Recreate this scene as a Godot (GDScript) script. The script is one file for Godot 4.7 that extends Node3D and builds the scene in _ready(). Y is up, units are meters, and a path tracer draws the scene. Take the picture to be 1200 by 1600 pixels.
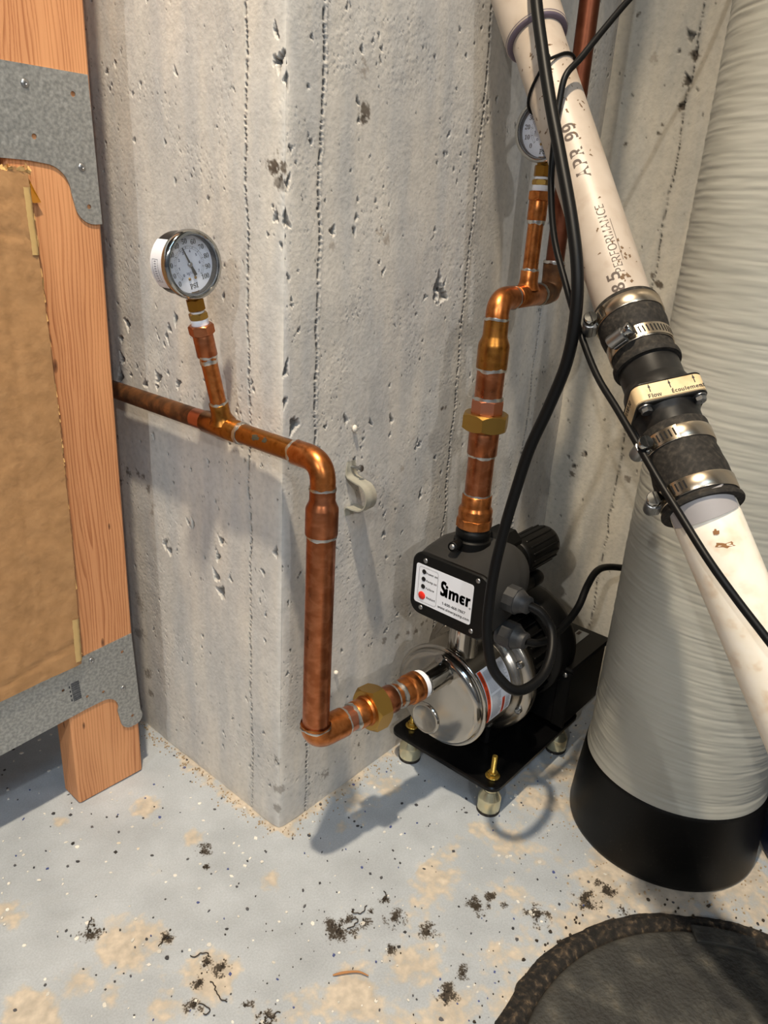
extends Node3D
# A basement corner: concrete pilaster, copper plumbing, booster pump, drain pipe with check valve, treatment tank, sump lid and storage shelf.
# Axes: the foot of the pilaster's corner is the origin; x runs along its right face, -z along its left face, y up; metres.

var M := {}
var used := {}
var rng := RandomNumberGenerator.new()

# ------------------------------------------------------------------ geometry collector
class Geo:
	var v := PackedVector3Array()
	var n := PackedVector3Array()
	var uv := PackedVector2Array()
	var c := PackedColorArray()
	var ix := PackedInt32Array()
	var col := Color(1, 1, 1)
	var xf := Transform3D()

	func vert(p: Vector3, nn: Vector3, t := Vector2.ZERO) -> int:
		v.append(xf * p)
		n.append((xf.basis * nn).normalized())
		uv.append(t)
		c.append(col)
		return v.size() - 1

	func tri(a: int, b: int, d: int) -> void:
		var nn := n[a] + n[b] + n[d]
		if (v[b] - v[a]).cross(v[d] - v[a]).dot(nn) > 0.0:
			ix.append_array(PackedInt32Array([a, d, b]))
		else:
			ix.append_array(PackedInt32Array([a, b, d]))

	func flat(p: Array, out := Vector3.ZERO) -> void:   # flat convex polygon, normal on the side of «out» or by its order
		var nn: Vector3 = (p[1] - p[0]).cross(p[2] - p[0]).normalized()
		if out != Vector3.ZERO and nn.dot(out) < 0.0:
			nn = -nn
		var i0 := v.size()
		for q in p:
			vert(q, nn)
		for i in range(1, p.size() - 1):
			tri(i0, i0 + i, i0 + i + 1)

	func grid(rows: Array, closed := false, uvs := [], out = null) -> void:   # rows of equal length; smooth normals, on the side of «out» (a direction, or a function of the point)
		var r := rows.size()
		var k: int = rows[0].size()
		var i0 := v.size()
		for i in r:
			var ra: PackedVector3Array = rows[maxi(i - 1, 0)]
			var rb: PackedVector3Array = rows[mini(i + 1, r - 1)]
			var rc: PackedVector3Array = rows[i]
			for j in k:
				var ja := (j - 1 + k) % k if closed else maxi(j - 1, 0)
				var jb := (j + 1) % k if closed else mini(j + 1, k - 1)
				var nn := (rb[j] - ra[j]).cross(rc[jb] - rc[ja])
				if out != null:
					var d: Vector3 = out if out is Vector3 else out.call(rc[j])
					if nn.dot(d) < 0.0:
						nn = -nn
				vert(rc[j], nn, uvs[i][j] if uvs.size() else Vector2(float(j) / (k - 1), float(i) / (r - 1)))
		for i in r - 1:
			for j in (k if closed else k - 1):
				var j2 := (j + 1) % k
				var a := i0 + i * k + j
				var b := i0 + i * k + j2
				tri(a, b, a + k)
				tri(b, b + k, a + k)

	func lathe(prof: Array, seg := 40, at := Transform3D(), crease := 0.5) -> void:   # profile of Vector2(radius, height) from bottom to top outside
		var keep := xf
		xf = xf * at
		var segs := []
		for i in prof.size() - 1:
			var d: Vector2 = prof[i + 1] - prof[i]
			segs.append(Vector2(d.y, -d.x).normalized() if d.length() > 1e-9 else Vector2(1, 0))
		for i in prof.size() - 1:
			var na: Vector2 = segs[i]
			var nb: Vector2 = segs[i]
			if i > 0 and segs[i - 1].dot(segs[i]) > 1.0 - crease:
				na = (segs[i - 1] + segs[i]).normalized()
			if i < segs.size() - 1 and segs[i + 1].dot(segs[i]) > 1.0 - crease:
				nb = (segs[i + 1] + segs[i]).normalized()
			var i0 := v.size()
			for j in seg + 1:
				var a := TAU * j / seg
				var ca := cos(a)
				var sa := sin(a)
				var pa: Vector2 = prof[i]
				var pb: Vector2 = prof[i + 1]
				vert(Vector3(pa.x * ca, pa.y, pa.x * sa), Vector3(na.x * ca, na.y, na.x * sa), Vector2(float(j) / seg, pa.y * 10.0))
				vert(Vector3(pb.x * ca, pb.y, pb.x * sa), Vector3(nb.x * ca, nb.y, nb.x * sa), Vector2(float(j) / seg, pb.y * 10.0))
			for j in seg:
				var q := i0 + j * 2
				if prof[i].x > 1e-6:
					tri(q, q + 2, q + 1)
				if prof[i + 1].x > 1e-6:
					tri(q + 2, q + 3, q + 1)
		xf = keep

	func tube(path: Array, r, seg := 20, caps := true) -> void:   # r a number or an array
		var k := path.size()
		var t0: Vector3 = (path[1] - path[0]).normalized()
		var up := Vector3.UP if absf(t0.y) < 0.9 else Vector3.RIGHT
		var s := t0.cross(up).normalized()
		var rows := []
		var tl := t0
		for i in k:
			var tt: Vector3 = (path[mini(i + 1, k - 1)] - path[maxi(i - 1, 0)]).normalized()
			s = (s - tt * s.dot(tt)).normalized()
			var b := tt.cross(s)
			var rr: float = r[i] if r is Array else r
			var row := PackedVector3Array()
			for j in seg:
				var a := TAU * j / seg
				row.append(path[i] + (s * cos(a) + b * sin(a)) * rr)
			rows.append(row)
			tl = tt
		grid_out(rows, path)
		if caps:
			for e in [[0, -t0], [k - 1, tl]]:
				var i0 := v.size()
				vert(path[e[0]], e[1])
				for p in rows[e[0]]:
					vert(p, e[1])
				for j in seg:
					tri(i0, i0 + 1 + j, i0 + 1 + (j + 1) % seg)

	func grid_out(rows: Array, centre: Array) -> void:   # closed rings with normals away from their centres
		var k: int = rows[0].size()
		var i0 := v.size()
		for i in rows.size():
			for j in k:
				vert(rows[i][j], rows[i][j] - centre[i], Vector2(float(j) / k, float(i)))
		for i in rows.size() - 1:
			for j in k:
				var a := i0 + i * k + j
				var b := i0 + i * k + (j + 1) % k
				tri(a, b, a + k)
				tri(b, b + k, a + k)

	func box(lo: Vector3, hi: Vector3, bev := 0.0) -> void:
		var m := (lo + hi) / 2
		var h := (hi - lo) / 2
		bev = minf(bev, minf(h.x, minf(h.y, h.z)) * 0.95)
		var ax := [Vector3(1, 0, 0), Vector3(0, 1, 0), Vector3(0, 0, 1)]
		for i in 3:
			var u: int = (i + 1) % 3
			var w: int = (i + 2) % 3
			for s in [-1.0, 1.0]:
				var p := []
				for q in [[-1, -1], [1, -1], [1, 1], [-1, 1]]:
					p.append(m + ax[i] * h[i] * s + ax[u] * (h[u] - bev) * q[0] + ax[w] * (h[w] - bev) * q[1])
				uvflat(p, ax[i] * s, u, w)
				if bev > 0.0:
					for t in [-1.0, 1.0]:   # edges between axis i and axis u
						var e := []
						for q in [[0, -1], [1, -1], [1, 1], [0, 1]]:
							e.append(m + ax[i] * s * (h[i] - bev * q[0]) + ax[u] * t * (h[u] - bev * (1 - q[0])) + ax[w] * (h[w] - bev) * q[1])
						uvflat(e, ax[i] * s + ax[u] * t, u, w)
		if bev > 0.0:
			for sx in [-1.0, 1.0]:
				for sy in [-1.0, 1.0]:
					for sz in [-1.0, 1.0]:
						var q := Vector3(sx, sy, sz)
						flat([m + q * (h - Vector3(0, bev, bev)), m + q * (h - Vector3(bev, 0, bev)), m + q * (h - Vector3(bev, bev, 0))], q)

	func uvflat(p: Array, out: Vector3, u: int, w: int) -> void:
		var i0 := v.size()
		var nn: Vector3 = (p[1] - p[0]).cross(p[2] - p[0]).normalized()
		if nn.dot(out) < 0.0:
			nn = -nn
		for q in p:
			var t := Vector2(q[u], q[w])
			if u == 1:
				t = Vector2(t.y, t.x)
			vert(q, nn, t)
		tri(i0, i0 + 1, i0 + 2)
		tri(i0, i0 + 2, i0 + 3)

	func prism(poly: PackedVector2Array, z0: float, z1: float, bev := 0.0) -> void:   # outline in x, y; thickness along z
		var k := poly.size()
		var ccw := not Geometry2D.is_polygon_clockwise(poly)
		var inner := poly
		if bev > 0.0:
			var o := Geometry2D.offset_polygon(poly, -bev, Geometry2D.JOIN_MITER)
			if o.size() == 1 and o[0].size() == k:
				# start the offset outline at the vertex nearest to the first
				var best := 0
				for i in k:
					if o[0][i].distance_squared_to(poly[0]) < o[0][best].distance_squared_to(poly[0]):
						best = i
				inner = PackedVector2Array()
				var same: bool = Geometry2D.is_polygon_clockwise(o[0]) == Geometry2D.is_polygon_clockwise(poly)
				for i in k:
					inner.append(o[0][(best + (i if same else k - i)) % k])
			else:
				bev = 0.0
		var zs := [[z0, -1.0], [z1, 1.0]]
		var idx := Geometry2D.triangulate_polygon(inner)
		for e in zs:
			var i0 := v.size()
			for q in inner:
				vert(Vector3(q.x, q.y, e[0]), Vector3(0, 0, e[1]), Vector2(q.x, q.y))
			for i in range(0, idx.size(), 3):
				tri(i0 + idx[i], i0 + idx[i + 1], i0 + idx[i + 2])
		var nrm := []
		for i in k:
			var d := poly[(i + 1) % k] - poly[i]
			nrm.append((Vector2(d.y, -d.x) if ccw else Vector2(-d.y, d.x)).normalized())
		for i in k:
			var j := (i + 1) % k
			var na: Vector2 = nrm[i]
			var nb: Vector2 = nrm[i]
			if nrm[(i - 1 + k) % k].dot(nrm[i]) > 0.7:
				na = (nrm[(i - 1 + k) % k] + nrm[i]).normalized()
			if nrm[j].dot(nrm[i]) > 0.7:
				nb = (nrm[j] + nrm[i]).normalized()
			var zl := z0 + bev
			var zh := z1 - bev
			var A := Vector3(na.x, na.y, 0)
			var B := Vector3(nb.x, nb.y, 0)
			var a := vert(Vector3(poly[i].x, poly[i].y, zl), A)
			var b := vert(Vector3(poly[j].x, poly[j].y, zl), B)
			var cc := vert(Vector3(poly[j].x, poly[j].y, zh), B)
			var d2 := vert(Vector3(poly[i].x, poly[i].y, zh), A)
			tri(a, b, cc)
			tri(a, cc, d2)
			if bev > 0.0:
				for e in [[zl, z0, -1.0], [zh, z1, 1.0]]:
					var up := Vector3(0, 0, e[2])
					a = vert(Vector3(poly[i].x, poly[i].y, e[0]), A + up)
					b = vert(Vector3(poly[j].x, poly[j].y, e[0]), B + up)
					cc = vert(Vector3(inner[j].x, inner[j].y, e[1]), B + up)
					d2 = vert(Vector3(inner[i].x, inner[i].y, e[1]), A + up)
					tri(a, b, cc)
					tri(a, cc, d2)

	func ball(p: Vector3, r: Vector3, seg := 10) -> void:
		var i0 := v.size()
		for i in seg + 1:
			var th := PI * i / seg
			for j in seg * 2 + 1:
				var a := TAU * j / (seg * 2)
				var d := Vector3(sin(th) * cos(a), cos(th), sin(th) * sin(a))
				vert(p + d * r, d / r)
		var k := seg * 2 + 1
		for i in seg:
			for j in seg * 2:
				var q := i0 + i * k + j
				if i > 0:
					tri(q, q + 1, q + k)
				if i < seg - 1:
					tri(q + 1, q + k + 1, q + k)

	func hexnut(r: float, h0: float, h1: float, bore: float, sides := 6, cham := 0.12) -> void:   # around y, chamfered corners, flat facets
		var apo := r * cos(PI / sides)
		var rings := []
		var seg := sides * 8
		var prof := [[bore, h0, false], [apo * 0.985, h0, true], [r, h0 + (r - apo) * 0.62 + (h1 - h0) * cham * 0.3, false], [r, h1 - (r - apo) * 0.62 - (h1 - h0) * cham * 0.3, false], [apo * 0.985, h1, true], [bore, h1, false]]
		for q in prof:
			var row := PackedVector3Array()
			for j in seg:
				var a := TAU * j / seg
				var f := apo / cos(fposmod(a, TAU / sides) - PI / sides)
				var rr: float = minf(q[0], f) if q[0] > bore else bore
				var yy: float = q[1]
				if not q[2] and q[0] == r:   # the chamfer cone meets the flats in arcs
					var t := (f - apo) / maxf(r - apo, 1e-6)
					yy = lerpf(h0 + 0.0002 if q[1] < (h0 + h1) / 2 else h1 - 0.0002, q[1], t)
				row.append(Vector3(rr * cos(a), yy, rr * sin(a)))
			rings.append(row)
		for i in rings.size() - 1:
			for j in seg:
				var j2 := (j + 1) % seg
				var out: Vector3 = (rings[i][j] + rings[i + 1][j2]) * Vector3(1, 0, 1)
				if i == 0:
					out = Vector3(0, -1, 0)
				elif i == rings.size() - 2:
					out = Vector3(0, 1, 0)
				flat([rings[i][j], rings[i][j2], rings[i + 1][j2], rings[i + 1][j]], out)

	func text(s: String, size: float, at: Transform3D, bend = null, bold := true, font := "Droid Sans", thick := 0.0002, sx := 1.0) -> void:   # centred lettering; «bend» maps flat points onto a curved surface
		var tm := TextMesh.new()
		var f := SystemFont.new()
		f.font_names = PackedStringArray([font])
		f.font_weight = 700 if bold else 400
		tm.font = f
		tm.text = s
		tm.font_size = 32
		tm.pixel_size = size / 32.0
		tm.depth = thick
		tm.curve_step = 2.0
		var a := tm.get_mesh_arrays()
		if a.is_empty() or a[0] == null:
			return
		var pv: PackedVector3Array = a[0]
		var pn: PackedVector3Array = a[1]
		var pi = a[12]
		var i0 := v.size()
		for i in pv.size():
			var p := pv[i]
			p.x *= sx
			p = at * p
			var nn := at.basis * pn[i]
			if bend != null:
				var q: Vector3 = bend.call(p)
				var e := 0.0005
				nn = ((bend.call(p + Vector3(e, 0, 0)) - q) * nn.x + (bend.call(p + Vector3(0, e, 0)) - q) * nn.y + (bend.call(p + Vector3(0, 0, e)) - q) * nn.z)
				p = q
			vert(p, nn)
		if pi == null or pi.size() == 0:
			for i in range(0, pv.size(), 3):
				tri(i0 + i, i0 + i + 1, i0 + i + 2)
		else:
			for i in range(0, pi.size(), 3):
				tri(i0 + pi[i], i0 + pi[i + 1], i0 + pi[i + 2])

	func patch(w: float, h: float, at: Transform3D, bend, thick := 0.00015, nx := 16, ny := 6) -> void:   # a thin sheet laid on a curved surface; w along x, h along y
		for side in [0.0, 1.0]:
			var i0 := v.size()
			for j in ny + 1:
				for i in nx + 1:
					var q := at * Vector3(w * (float(i) / nx - 0.5), h * (float(j) / ny - 0.5), thick * side)
					var p: Vector3 = bend.call(q)
					var nn: Vector3 = bend.call(q + Vector3(0, 0, 0.001)) - p
					vert(p, nn if side > 0.5 else -nn, Vector2(float(i) / nx, float(j) / ny))
			for j in ny:
				for i in nx:
					var a := i0 + j * (nx + 1) + i
					tri(a, a + 1, a + nx + 1)
					tri(a + 1, a + nx + 2, a + nx + 1)

	func blot(r: float, at: Transform3D, bend, rough: float, seed_: int, thick := 0.00012) -> void:   # an irregular thin spot on a surface
		var g := RandomNumberGenerator.new()
		g.seed = seed_
		var k := 14
		var i0 := v.size()
		var c0: Vector3 = bend.call(at * Vector3(0, 0, thick))
		vert(c0, bend.call(at * Vector3(0, 0, thick + 0.001)) - c0)
		for j in k:
			var a := TAU * j / k
			var rr := r * (1.0 + rough * g.randf_range(-1, 1))
			var q := at * Vector3(rr * cos(a), rr * sin(a), thick)
			var p: Vector3 = bend.call(q)
			vert(p, bend.call(q + Vector3(0, 0, 0.001)) - p)
		for j in k:
			tri(i0, i0 + 1 + j, i0 + 1 + (j + 1) % k)

	func mesh() -> ArrayMesh:
		var a := []
		a.resize(Mesh.ARRAY_MAX)
		a[Mesh.ARRAY_VERTEX] = v
		a[Mesh.ARRAY_NORMAL] = n
		a[Mesh.ARRAY_TEX_UV] = uv
		a[Mesh.ARRAY_COLOR] = c
		a[Mesh.ARRAY_INDEX] = ix
		var m := ArrayMesh.new()
		m.add_surface_from_arrays(Mesh.PRIMITIVE_TRIANGLES, a)
		return m

# ------------------------------------------------------------------ nodes
func numbered(called: String) -> String:
	var k: int = used.get(called, 0)
	used[called] = k + 1
	return called if k == 0 else "%s_%03d" % [called, k]

func thing(called: String, label: String, category: String, at: Vector3, group := "") -> Node3D:
	var o := Node3D.new()
	o.name = numbered(called)
	o.position = at
	add_child(o)
	tag(o, label, category, group)
	return o

func tag(o: Node, label: String, category: String, group := "") -> void:
	o.set_meta("label", label)
	o.set_meta("category", category)
	if group != "":
		o.set_meta("group", group)

func part(called: String, g: Geo, m: Material, to: Node3D, world := true, label := "") -> MeshInstance3D:   # geometry in scene coordinates unless «world» is false
	var o := MeshInstance3D.new()
	o.name = called
	o.mesh = g.mesh()
	o.material_override = m
	to.add_child(o, true)
	if world and to != self:
		var t := Transform3D()
		var q: Node = to
		while q != self:
			t = (q as Node3D).transform * t
			q = q.get_parent()
		o.transform = t.affine_inverse()
	if label != "":
		o.set_meta("label", label)
	return o

func struct(called: String, g: Geo, m: Material) -> MeshInstance3D:
	var o := part(called, g, m, self)
	o.set_meta("kind", "structure")
	return o

func along(p: Vector3, d: Vector3, hint := Vector3(0, 0, 1)) -> Transform3D:   # local y along d
	var y := d.normalized()
	if absf(y.dot(hint)) > 0.95:
		hint = Vector3(1, 0, 0)
	var x := y.cross(hint).normalized()
	return Transform3D(Basis(x, y, x.cross(y)), p)

func bend_path(a: Vector3, corner: Vector3, b: Vector3, r: float, k := 14) -> Array:   # straight, round elbow, straight
	var d1 := (corner - a).normalized()
	var d2 := (b - corner).normalized()
	var p1 := corner - d1 * r
	var p2 := corner + d2 * r
	var out := [a]
	for i in k + 1:
		var t := float(i) / k
		out.append(p1.lerp(corner, t).lerp(corner.lerp(p2, t), t))
	out.append(b)
	return out

func spline(pts: Array, per := 8) -> Array:
	var out := []
	var k := pts.size()
	for i in k - 1:
		var a: Vector3 = pts[maxi(i - 1, 0)]
		var d: Vector3 = pts[mini(i + 2, k - 1)]
		for j in per:
			out.append((pts[i] as Vector3).cubic_interpolate(pts[i + 1], a, d, float(j) / per))
	out.append(pts[k - 1])
	return out

# ------------------------------------------------------------------ materials
func noise(seed_: int, freq: float, type := FastNoiseLite.TYPE_SIMPLEX_SMOOTH, oct := 4) -> FastNoiseLite:
	var f := FastNoiseLite.new()
	f.seed = seed_
	f.noise_type = type
	f.frequency = freq
	f.fractal_type = FastNoiseLite.FRACTAL_FBM
	f.fractal_octaves = oct
	return f

func ntex(seed_: int, freq: float, stops: Array, size := 512, oct := 4, type := FastNoiseLite.TYPE_SIMPLEX_SMOOTH) -> NoiseTexture2D:   # stops: [offset, colour] pairs
	var t := NoiseTexture2D.new()
	t.width = size
	t.height = size
	t.seamless = true
	t.noise = noise(seed_, freq, type, oct)
	var g := Gradient.new()
	var off := PackedFloat32Array()
	var cs := PackedColorArray()
	for s in stops:
		off.append(s[0])
		cs.append(s[1])
	g.offsets = off
	g.colors = cs
	t.color_ramp = g
	return t

func bump(seed_: int, freq: float, size := 512, oct := 4) -> NoiseTexture2D:
	var t := NoiseTexture2D.new()
	t.width = size
	t.height = size
	t.seamless = true
	t.as_normal_map = true
	t.bump_strength = 6.0
	t.noise = noise(seed_, freq, FastNoiseLite.TYPE_SIMPLEX_SMOOTH, oct)
	return t

func mat(called: String, col: Color, rough: float, metal := 0.0, tex: Texture2D = null, scale := 1.0, nrm: Texture2D = null, nscale := 0.5) -> StandardMaterial3D:
	var m := StandardMaterial3D.new()
	m.resource_name = called
	m.albedo_color = col
	m.roughness = rough
	m.metallic = metal
	if tex:
		m.albedo_texture = tex
	if nrm:
		m.normal_enabled = true
		m.normal_texture = nrm
		m.normal_scale = nscale
	if tex or nrm:
		m.uv1_triplanar = true
		m.uv1_scale = Vector3.ONE * scale
	M[called] = m
	return m

func grey(x: float) -> Color:
	return Color(x, x, x)

func make_materials() -> void:
	var cu := ntex(11, 0.012, [[0.0, Color(0.56, 0.33, 0.20)], [0.42, Color(0.63, 0.375, 0.24)], [0.62, Color(0.72, 0.46, 0.32)], [1.0, Color(0.62, 0.38, 0.24)]], 512, 5)
	var curough := ntex(12, 0.02, [[0.0, grey(0.24)], [1.0, grey(0.46)]], 256, 4)
	var c := mat("copper pipe", Color(1, 1, 1), 1.0, 1.0, cu, 7.0)
	c.roughness_texture = curough
	var cf := mat("copper fitting", Color(1, 1, 1), 1.0, 1.0, ntex(13, 0.018, [[0.0, Color(0.48, 0.28, 0.13)], [0.4, Color(0.70, 0.42, 0.22)], [0.75, Color(0.78, 0.50, 0.29)], [1.0, Color(0.60, 0.35, 0.18)]], 512, 5), 9.0)
	cf.roughness_texture = curough
	var cg := mat("golden copper", Color(1, 1, 1), 1.0, 1.0, ntex(14, 0.018, [[0.0, Color(0.46, 0.28, 0.10)], [0.45, Color(0.66, 0.45, 0.21)], [1.0, Color(0.62, 0.40, 0.21)]], 512, 5), 9.0)
	cg.roughness_texture = curough
	mat("flushed copper", Color(0.74, 0.48, 0.37), 0.34, 1.0)
	mat("tarnished copper", Color(1, 1, 1), 0.5, 0.75, ntex(15, 0.02, [[0.0, Color(0.24, 0.17, 0.12)], [0.5, Color(0.42, 0.29, 0.19)], [0.8, Color(0.56, 0.37, 0.22)], [1.0, Color(0.36, 0.27, 0.18)]], 512, 5), 6.0)
	mat("red copper", Color(1, 1, 1), 0.42, 0.9, ntex(16, 0.02, [[0.0, Color(0.36, 0.19, 0.13)], [0.6, Color(0.46, 0.27, 0.19)], [1.0, Color(0.40, 0.23, 0.16)]], 256, 4), 6.0)
	mat("solder", Color(0.80, 0.79, 0.77), 0.3, 1.0)
	mat("flux", Color(0.20, 0.19, 0.14), 0.7)
	mat("brass", Color(0.68, 0.54, 0.28), 0.36, 1.0)
	mat("brass dark", Color(0.62, 0.45, 0.19), 0.38, 1.0)
	mat("zinc gold", Color(0.84, 0.81, 0.68), 0.24, 0.85)
	mat("gold stud", Color(0.86, 0.72, 0.36), 0.24, 0.9)
	mat("thread tape", Color(0.90, 0.91, 0.94), 0.7)
	mat("stainless", Color(0.70, 0.68, 0.65), 0.13, 1.0)
	mat("stainless brushed", Color(0.66, 0.64, 0.61), 0.26, 1.0)
	mat("clamp steel", Color(0.74, 0.68, 0.60), 0.27, 1.0)
	mat("bolt steel", Color(0.62, 0.62, 0.62), 0.35, 1.0)
	mat("chrome", Color(0.66, 0.66, 0.65), 0.12, 1.0)
	mat("black plastic", Color(0.035, 0.034, 0.033), 0.46, 0.0, null, 40.0, bump(21, 0.08), 0.12)
	mat("dark plastic", Color(0.165, 0.16, 0.155), 0.55, 0.0, null, 40.0, bump(22, 0.1), 0.2)
	mat("connector plastic", Color(0.18, 0.18, 0.183), 0.5, 0.0, null, 40.0, bump(23, 0.1), 0.2)
	mat("black paint", Color(0.04, 0.04, 0.043), 0.25)
	mat("motor plastic", Color(0.045, 0.044, 0.043), 0.42)
	mat("cable", Color(0.035, 0.035, 0.038), 0.45)
	mat("black rubber", Color(1, 1, 1), 0.72, 0.0, ntex(24, 0.03, [[0.0, Color(0.09, 0.085, 0.08)], [0.5, Color(0.15, 0.14, 0.13)], [0.8, Color(0.25, 0.23, 0.205)], [1.0, Color(0.36, 0.325, 0.28)]], 512, 5), 12.0, bump(25, 0.06), 0.2)
	mat("black abs", Color(1, 1, 1), 0.4, 0.0, ntex(26, 0.02, [[0.0, Color(0.08, 0.077, 0.075)], [0.7, Color(0.12, 0.115, 0.11)], [1.0, Color(0.22, 0.205, 0.19)]], 256, 4), 10.0)
	var pvc := mat("pvc", Color(1, 1, 1), 0.46, 0.0, ntex(27, 0.012, [[0.0, Color(0.59, 0.52, 0.455)], [0.35, Color(0.675, 0.62, 0.565)], [1.0, Color(0.715, 0.665, 0.615)]], 512, 4), 5.0)
	pvc.clearcoat_enabled = true
	pvc.clearcoat = 0.08
	mat("aged pvc", Color(1, 1, 1), 0.36, 0.0, ntex(28, 0.014, [[0.0, Color(0.82, 0.70, 0.57)], [0.36, Color(0.94, 0.895, 0.82)], [1.0, Color(0.96, 0.93, 0.88)]], 512, 4), 5.0)
	mat("primer grey", Color(0.62, 0.60, 0.60), 0.5)
	mat("primer purple", Color(0.40, 0.35, 0.40), 0.5)
	mat("pvc dirt", Color(0.40, 0.31, 0.22), 0.85)
	mat("pvc scuff", Color(0.93, 0.89, 0.83), 0.7)
	mat("rust stain", Color(0.55, 0.38, 0.22), 0.7)
	mat("print grey", Color(0.32, 0.27, 0.24), 0.7)
	mat("print black", Color(0.055, 0.05, 0.05), 0.6)
	mat("print blue", Color(0.20, 0.24, 0.40), 0.6)
	mat("beige plastic", Color(1, 1, 1), 0.5, 0.0, ntex(29, 0.02, [[0.0, Color(0.56, 0.42, 0.26)], [0.32, Color(0.80, 0.69, 0.52)], [1.0, Color(0.86, 0.77, 0.62)]], 256, 5), 9.0)
	mat("sticker white", Color(0.86, 0.87, 0.90), 0.45)
	mat("sticker silver", Color(0.62, 0.62, 0.60), 0.4)
	mat("dial white", Color(0.88, 0.90, 0.95), 0.6)
	mat("orange print", Color(0.86, 0.27, 0.08), 0.5)
	mat("red button", Color(0.86, 0.16, 0.10), 0.45)
	mat("text grey", Color(0.46, 0.48, 0.52), 0.6)
	mat("lens black", Color(0.06, 0.06, 0.065), 0.2)
	var gl := mat("gauge glass", Color(1, 1, 1, 0.06), 0.05)
	gl.transparency = BaseMaterial3D.TRANSPARENCY_ALPHA
	mat("black case", Color(0.07, 0.06, 0.057), 0.36)
	var gv := mat("galvanized", Color(1, 1, 1), 0.46, 0.85, ntex(31, 0.03, [[0.0, Color(0.56, 0.57, 0.57)], [0.5, Color(0.66, 0.665, 0.66)], [1.0, Color(0.76, 0.765, 0.76)]], 512, 5), 13.0)
	gv.roughness_texture = ntex(32, 0.03, [[0.0, grey(0.40)], [1.0, grey(0.62)]], 256, 3)
	gv.roughness = 1.0
	mat("galvanized strap", Color(0.72, 0.71, 0.66), 0.45, 0.45)
	mat("hole dark", Color(0.05, 0.04, 0.035), 0.9)
	mat("barcode ink", Color(0.16, 0.18, 0.22), 0.6)
	mat("card", Color(1, 1, 1), 0.85, 0.0, ntex(33, 0.02, [[0.0, Color(0.60, 0.45, 0.29)], [0.5, Color(0.65, 0.49, 0.325)], [1.0, Color(0.69, 0.53, 0.36)]], 512, 5), 4.0, bump(34, 0.05), 0.10)
	mat("card edge", Color(1, 1, 1), 0.9, 0.0, ntex(35, 0.05, [[0.0, Color(0.74, 0.56, 0.33)], [1.0, Color(0.88, 0.74, 0.50)]], 256, 4), 14.0)
	mat("packing tape", Color(0.74, 0.62, 0.41), 0.4)
	mat("amber tape", Color(0.66, 0.43, 0.06), 0.35)
	mat("foam bead", Color(0.86, 0.83, 0.78), 0.8)
	mat("tank shell", Color(1, 1, 1), 0.36, 0.0, ntex(36, 0.01, [[0.0, Color(0.62, 0.61, 0.57)], [1.0, Color(0.69, 0.68, 0.64)]], 256, 4), 2.0)
	mat("tank boot", Color(1, 1, 1), 0.42, 0.0, ntex(37, 0.09, [[0.0, Color(0.028, 0.027, 0.026)], [0.74, Color(0.04, 0.038, 0.036)], [0.88, Color(0.14, 0.13, 0.115)], [1.0, Color(0.40, 0.37, 0.32)]], 512, 5), 5.0)
	mat("blue plastic", Color(0.03, 0.10, 0.32), 0.35)
	mat("lid plastic", Color(1, 1, 1), 0.8, 0.0, ntex(38, 0.012, [[0.0, Color(0.17, 0.165, 0.155)], [0.45, Color(0.20, 0.197, 0.185)], [0.75, Color(0.27, 0.262, 0.24)], [1.0, Color(0.38, 0.35, 0.30)]], 512, 6), 3.5, bump(39, 0.08, 512, 5), 0.5)
	mat("rim dirt", Color(1, 1, 1), 0.95, 0.0, ntex(40, 0.03, [[0.0, Color(0.05, 0.042, 0.035)], [0.45, Color(0.10, 0.088, 0.075)], [0.66, Color(0.19, 0.16, 0.13)], [0.82, Color(0.36, 0.305, 0.24)], [1.0, Color(0.58, 0.48, 0.36)]], 512, 6), 7.0, bump(41, 0.05, 512, 5), 1.0)
	mat("crumb dark", Color(0.20, 0.165, 0.125), 0.95)
	mat("crumb tan", Color(0.62, 0.54, 0.43), 0.95)
	mat("splinter", Color(0.66, 0.46, 0.28), 0.8)
	var con := mat("concrete", Color(1, 1, 1), 0.82, 0.0, ntex(42, 0.035, [[0.0, grey(0.82)], [0.22, grey(0.95)], [0.6, grey(0.99)], [1.0, grey(1.0)]], 1024, 6), 3.1, bump(43, 0.055, 1024, 5), 0.12)
	con.vertex_color_use_as_albedo = true
	con.uv1_world_triplanar = true
	var fl := StandardMaterial3D.new()
	fl.resource_name = "painted floor"
	fl.roughness = 0.5
	M["painted floor"] = fl
	var ch := mat("paint flake", Color(1, 1, 1), 0.5)
	ch.vertex_color_use_as_albedo = true
	mat("room wall", Color(0.40, 0.42, 0.45), 0.9)
	mat("room floor", Color(0.50, 0.51, 0.53), 0.7)
	mat("room ceiling", Color(0.45, 0.44, 0.42), 0.9)
	mat("lamp base", Color(0.85, 0.85, 0.83), 0.5)
	mat("deck wood", Color(0.62, 0.44, 0.28), 0.8)

func dull() -> void:
	for k in ["black plastic", "tank boot", "cable", "motor plastic", "black paint", "black rubber", "black abs"]:
		(M[k] as StandardMaterial3D).metallic_specular = 0.32

func lamp_mat(col: Color, e: float) -> StandardMaterial3D:
	var m := StandardMaterial3D.new()
	m.albedo_color = col
	m.emission_enabled = true
	m.emission = col
	m.emission_energy_multiplier = e
	return m

# ------------------------------------------------------------------ concrete
const SEAMS := [-0.051, 0.0435, 0.2865, 0.4725]
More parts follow.
